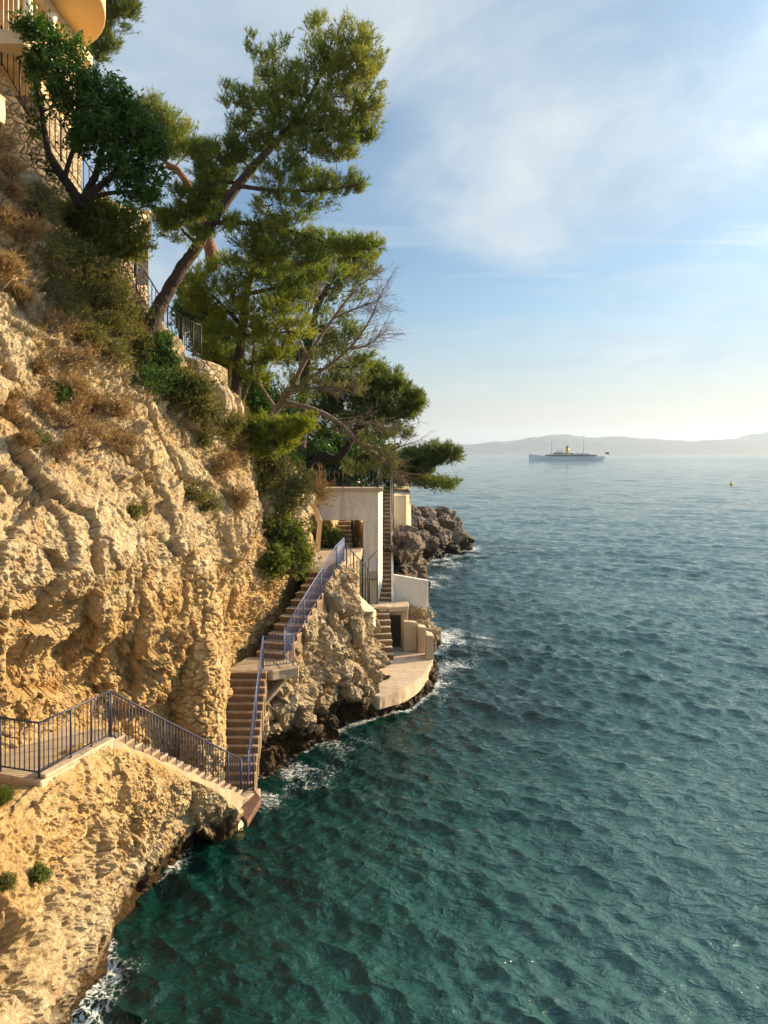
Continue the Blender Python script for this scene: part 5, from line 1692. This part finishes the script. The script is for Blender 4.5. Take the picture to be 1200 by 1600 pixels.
# ---- dark leafy tree below the villa
tree("broadleaf_tree", "dark glossy leafy tree with forked stems against the rubble wall", [
        (px_line([(128, 322), (112, 296), (92, 268), (75, 235), (66, 180), (55, 130), (48, 80)], 19.6), (.16, .13, .11, .09, .065, .045, .02)),
        (px_line([(128, 322), (135, 302), (150, 272), (160, 230), (150, 180), (130, 130)], 19.5), (.14, .11, .09, .07, .05, .02)),
        (px_line([(132, 312), (150, 296), (175, 275), (205, 240), (220, 210)], 19.4), (.12, .1, .08, .05, .02)),
        (px_line([(138, 310), (170, 302), (200, 300), (230, 298)], 19.4), (.08, .06, .045, .02)),
        (px_line([(100, 280), (112, 240), (128, 195), (112, 150)], 19.5), (.07, .06, .04, .02)),
    ], [(48, 52, 19.5, 22, 20, 0.72, .5), (66, 62, 19.4, 22, 20, 0.72, .55), (75, 92, 19.5, 32, 26, 0.78, .45), (105, 85, 19.4, 26, 24, 0.60, .5), (62, 118, 19.5, 24, 20, 0.54, .4), (100, 122, 19.3, 36, 28, 0.90, .4), (85, 160, 19.4, 36, 26, 0.72, .35), (135, 140, 19.3, 36, 28, 1.28, .4), (168, 150, 19.3, 24, 26, 0.88, .5), (125, 175, 19.2, 42, 30, 1.28, .3), (165, 185, 19.2, 40, 30, 1.44, .35), (195, 185, 19.2, 28, 28, 1.04, .45), (180, 222, 19.1, 46, 28, 1.52, .35), (215, 215, 19.1, 32, 28, 1.28, .42), (240, 245, 19.1, 22, 22, 0.80, .5), (150, 225, 19.2, 36, 28, 1.12, .25), (205, 250, 19.1, 40, 22, 1.20, .35), (180, 275, 19.2, 36, 18, 0.72, .35), (225, 285, 19.1, 30, 20, 0.80, .4), (235, 308, 19.1, 20, 14, 0.48, .4), (205, 308, 19.1, 22, 12, 0.40, .4), (120, 215, 19.3, 26, 24, 0.56, .3), (60, 200, 19.5, 16, 20, 0.21, .3), (70, 265, 19.5, 14, 12, 0.12, .3)],
    M_BROAD, M_BARKD, 'broad', 16, size=1.15, twigs=6, per=8, clus=26, sgk=.12)

# ---- bushes and shrubs: on the cliff they root where the rock is
def shrub(name, label, px, py, r, leaf, kind, seed, group=None, Y=None, cat="shrub", dens=1.0, flat=.8, bark=None, tint=.5, lift=.35):
    rg = np.random.default_rng(seed)
    if Y is None:
        p, n = on_cliff(px, py)
    else:
        p, n = at(px, py, Y), np.array((.3, -.5, .6))
    s = p[1] / F
    R = r * s
    n = unit(n * np.sign(n[0] - n[1] + .3) + np.array((0, 0, .5)))
    c = p + n * R * lift
    root = thing(name, label, cat, p - n * .1, group)
    st, fol = Parts(), Parts()
    K = max(int(16 * dens), 6)
    q = unit(rg.normal(size=(K, 3))) * rg.random((K, 1)) ** .4
    lobes = c + q * R * np.array((1, .8, flat)) * rg.uniform(.6, 1.25, (K, 1))
    for k in range(K):
        m = (p + lobes[k]) / 2 + rg.normal(0, .12, 3) * R
        V, Fc = tube(bez(p - n * .1, m, lobes[k], 5), np.linspace(.022, .006, 5) * (.6 + R), 4, False)
        st.add(V, Fc)
        for _ in range(3):
            e = lobes[k] + rg.normal(0, .32, 3) * R
            V, Fc = tube(np.array([m, (m + e) / 2 + rg.normal(0, .05, 3) * R, e]), np.array([.009, .006, .003]) * (.6 + R), 3, False)
            st.add(V, Fc)
    nt = 16
    b = np.repeat(lobes, nt, 0) + rg.normal(0, .24 * R, (K * nt, 3))
    out = unit(b - (p - n * .2))
    dd = unit(out * .8 + rg.normal(0, .5, (K * nt, 3)) + np.array((0, 0, .35)))
    tt = np.clip(np.repeat(tint + rg.normal(0, .16, K), nt) + rg.normal(0, .1, K * nt), 0, 1)
    z = s / (20.0 / F)
    if kind == 'dry':
        V, Fc, T = needles(b, dd, tt, .22 * z, 8, .12 * z, .016 * z, rg)
    elif kind == 'grass':
        V, Fc, T = needles(b, dd, tt, .08 * z, 7, .26 * z, .02 * z, rg)
    elif kind == 'fine':
        V, Fc, T = leaves(b, dd, tt, .20 * z, 12, .055 * z, .026 * z, rg)
    else:
        V, Fc, T = leaves(b, dd, tt, .22 * z, 10, .10 * z, .042 * z, rg)
    fol.add(V, Fc, T)
    st.make("stems", bark or M_BARKG, root)
    fol.make("foliage", leaf, root, False)
    return root


sd = 500
L_DRY = ("dry_shrub", "dry brown twiggy shrub clinging to the upper cliff", M_DRY, 'dry', "dry brown shrubs on the cliff")
L_RUST = ("grass_tussock", "rust coloured dry grass tussock on the upper left cliff", M_RUST, 'grass', "rust grass tussocks on the cliff")
L_OLV = ("olive_shrub", "olive green small leaved shrub rooted in the upper cliff", M_OLIVE, 'fine', "olive shrubs on the cliff")
L_GRN = ("leafy_shrub", "green leafy shrub hanging over the rubble wall below the dark tree", M_GREEN, 'broad', "green shrubs by the rubble wall")
L_DRK = ("dark_bush", "dark green bush crowded at the foot of the leaning pine", M_BROAD, 'fine', "dark bushes at the pine's foot")
L_LOW = ("scrub_bush", "olive brown bush on the cliff edge below the rubble bastion", M_OLIVE, 'fine', "bushes below the rubble bastion")
for spec, spots in ((L_DRY, ((48, 372, 30), (88, 515, 28), (112, 558, 30), (62, 575, 20), (92, 612, 30), (62, 640, 24), (104, 662, 34), (132, 690, 32), (168, 692, 26), (92, 704, 26), (36, 692, 16), (152, 640, 18), (120, 640, 26), (20, 640, 14), (345, 738, 18), (368, 702, 24), (358, 725, 18), (180, 640, 16), (200, 700, 14), (372, 780, 16))),
                    (L_RUST, ((18, 300, 22), (10, 345, 18), (12, 420, 20), (30, 460, 16), (118, 610, 16), (10, 265, 18), (22, 215, 16))),
                    (L_OLV, ((72, 335, 26), (122, 470, 28), (112, 502, 24), (150, 532, 34), (188, 522, 30), (172, 470, 32), (140, 436, 28), (205, 482, 24), (222, 556, 24), (180, 562, 26), (95, 410, 26), (130, 410, 26), (165, 505, 24), (205, 540, 22), (60, 300, 16), (322, 790, 20), (212, 800, 14), (300, 775, 14), (170, 425, 26), (60, 690, 14), (85, 455, 26), (150, 470, 26), (195, 445, 24), (130, 520, 24), (72, 400, 24))),
                    (L_GRN, ((118, 350, 32), (152, 345, 34), (186, 362, 30), (172, 390, 30), (140, 388, 30), (200, 395, 22))),
                    (L_DRK, ((240, 562, 28), (252, 592, 28), (270, 568, 24), (232, 600, 20), (262, 545, 18), (85, 612, 14), (96, 625, 12))),
                    (L_LOW, ((292, 602, 22), (302, 632, 26), (272, 632, 20), (332, 652, 26), (342, 682, 24), (312, 662, 18), (325, 625, 16), (360, 665, 20), (320, 690, 14), (300, 600, 20), (322, 618, 18), (282, 588, 18)))):
    nm, lb, mt, kd, gr = spec
    for px, py, r in spots:
        shrub(nm, lb, px, py, r * (.75 + .5 * ((sd * 37) % 10) / 10), mt, kd, sd, gr, Y=20.9 if spec is L_GRN else None, tint=.78 if spec is L_GRN else .5, dens=.75 if kd in ('dry', 'grass') else (1.5 if spec is L_GRN else .8), flat=.55 + .5 * ((sd * 13) % 7) / 7)
        sd += 1
for px, py, r, lb in ((422, 742, 34, "big olive bush spilling over the cliff left of the gateway"), (455, 772, 38, "pale olive bush nearest the concrete gateway's left end"), (396, 762, 28, "olive bush at the left of the big clump over the cliff"), (432, 800, 30, "lower olive bush just above the bright green bush")):
    shrub("olive_bush", lb, px, py, r, M_OLIVE, 'fine', sd, None, Y=26.2 + (px - 396) * .02, dens=2.2, tint=.55)
    sd += 1
for px, py, r, lb in ((440, 845, 30, "bright green bush hanging on the cliff left of the blue railing"), (452, 880, 27, "lowest green bush above the shaded steps"), (425, 880, 20, "small green bush at the left of the hanging pair")):
    shrub("green_bush", lb, px, py, r, M_GREEN, 'broad', sd, None, Y=26.6 if px > 430 else 25.6, dens=2.0, tint=.45)
    sd += 1
shrub("green_bush", "bright green bush seen through the left of the gateway opening", 512, 850, 15, M_GREEN, 'broad', sd, None, Y=37.9, dens=1.6, tint=.6)
shrub("green_bush", "fresh green bush beside the curved garden railing", 350, 582, 24, M_GREEN, 'broad', sd + 1, None, Y=27.5, dens=2.4, tint=.75)
shrub("green_bush", "second fresh green bush below the pine beside the garden railing", 338, 562, 18, M_GREEN, 'broad', sd + 2, None, Y=27.5, dens=1.8, tint=.7)
shrub("twiggy_shrub", "bare reddish twigs over the left end of the gateway railing", 490, 775, 26, M_DRY, 'dry', sd + 3, None, Y=35.5, dens=1.3, tint=.3)
shrub("small_plant", "single small green plant growing on the bare lower rock", 60, 1372, 11, M_GREEN, 'fine', sd + 4, None, dens=1.6)
shrub("small_plant", "brownish small plant at the left edge of the lower rock", 10, 1384, 10, M_OLIVE, 'fine', sd + 5, None, dens=1.2)
shrub("small_plant", "green grass tuft under the path at the left edge", 6, 1250, 11, M_GREEN, 'grass', sd + 6, None, dens=1.0)
sd += 10
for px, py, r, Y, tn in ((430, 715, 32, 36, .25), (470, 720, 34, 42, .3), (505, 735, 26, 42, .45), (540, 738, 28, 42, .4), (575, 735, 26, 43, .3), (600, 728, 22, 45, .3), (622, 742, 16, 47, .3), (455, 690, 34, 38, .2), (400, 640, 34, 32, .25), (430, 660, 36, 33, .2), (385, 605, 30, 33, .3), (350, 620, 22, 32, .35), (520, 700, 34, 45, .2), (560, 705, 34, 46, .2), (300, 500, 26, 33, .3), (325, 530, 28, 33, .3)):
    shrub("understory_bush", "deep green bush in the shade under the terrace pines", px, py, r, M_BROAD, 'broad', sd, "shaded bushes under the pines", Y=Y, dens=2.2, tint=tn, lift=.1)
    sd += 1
# ---- agave
ag = thing("agave", "grey green spiky agave beside the curved garden railing", "plant", at(364, 612, 28.5))
c = at(364, 606, 28.5)
V_, F_, T_ = [], [], []
rg = np.random.default_rng(4)
for k in range(46):
    a = k * 2.399
    el = math.radians(80 - 75 * (k / 46.0))
    d = np.array((math.cos(a) * math.cos(el), math.sin(a) * math.cos(el), math.sin(el)))
    L = .55 * rg.uniform(.85, 1.1)
    sdv = unit(np.cross(d, (0, 0, 1.0)))
    i0 = len(V_) * 1
    pts5 = [c, c + d * L * .5 + sdv * .035, c + d * L * .5 - sdv * .035, c + d * L]
    i0 = len(V_)
    V_ += pts5
    F_ += [[i0, i0 + 1, i0 + 2], [i0 + 1, i0 + 3, i0 + 2]]
    T_ += [rg.random()] * 4
part("leaves", np.array(V_), np.array(F_), M_AGAVE, ag, False, {'tint': np.array(T_)})
Vt, Ft = tube([c - np.array((0, 0, .9)), c], .12, 8)
part("stem", Vt, Ft, M_BARK, ag)
# slim cypress
tree("cypress", "slim dark cypress glimpsed behind the leaning trunk", [(px_line([(283, 530), (283, 480), (284, 445)], 34), (.1, .07, .02))],
     [(283, 505, 34, 8, 14, .8, .3), (283, 485, 34, 8, 14, .8, .3), (284, 465, 34, 6, 14, .6, .3), (284, 450, 34, 3, 10, .3, .3)], M_PINED, M_BARKD, 'pine', 31, size=1.1, up=1.5, clus=16)

# ---- ground cover of dry grass and low scrub on the upper cliff
rg = np.random.default_rng(77)
pn = fbm(CP, 0.55, 3, 71)
want = np.interp(CV, [8.6, 9.2, 9.8, 10.4, 10.8, 11.3], [0, .10, .45, .9, 1.0, .8]) * np.clip(pn * 1.8 + .35, 0, 1)
want *= (CP[:, 1] > 12) & (CP[:, 1] < 34) & (CV < 11.2)
idx = rg.choice(len(CP), 12000, p=want / want.sum())
b = CP[idx] + rg.normal(0, .03, (len(idx), 3))
nn_ = CN[idx]
nn_ = nn_ * np.sign(nn_[:, :1] + 1e-6)
dd = unit(nn_ * .7 + np.array((0, -.15, .35)) + rg.normal(0, .5, b.shape))
tt = np.clip(.45 + .5 * fbm(b, 0.7, 3, 5) + rg.normal(0, .12, len(idx)), 0, 1)
V, Fc, T = needles(b, dd, tt, .14, 12, .17, .011, rg)
half = np.arange(len(Fc)) % 24 < 12
m_scrub = leaf_mat("low_scrub", (0.065, 0.08, 0.022), (0.16, 0.145, 0.055), (0.38, 0.29, 0.14), .25)
so_ = link("ground_cover", mesh_np("ground_cover", V, Fc, False, {'tint': T}), m_scrub)
tag(so_, "dry grass and low scrub covering the upper cliff", None, None, "stuff")
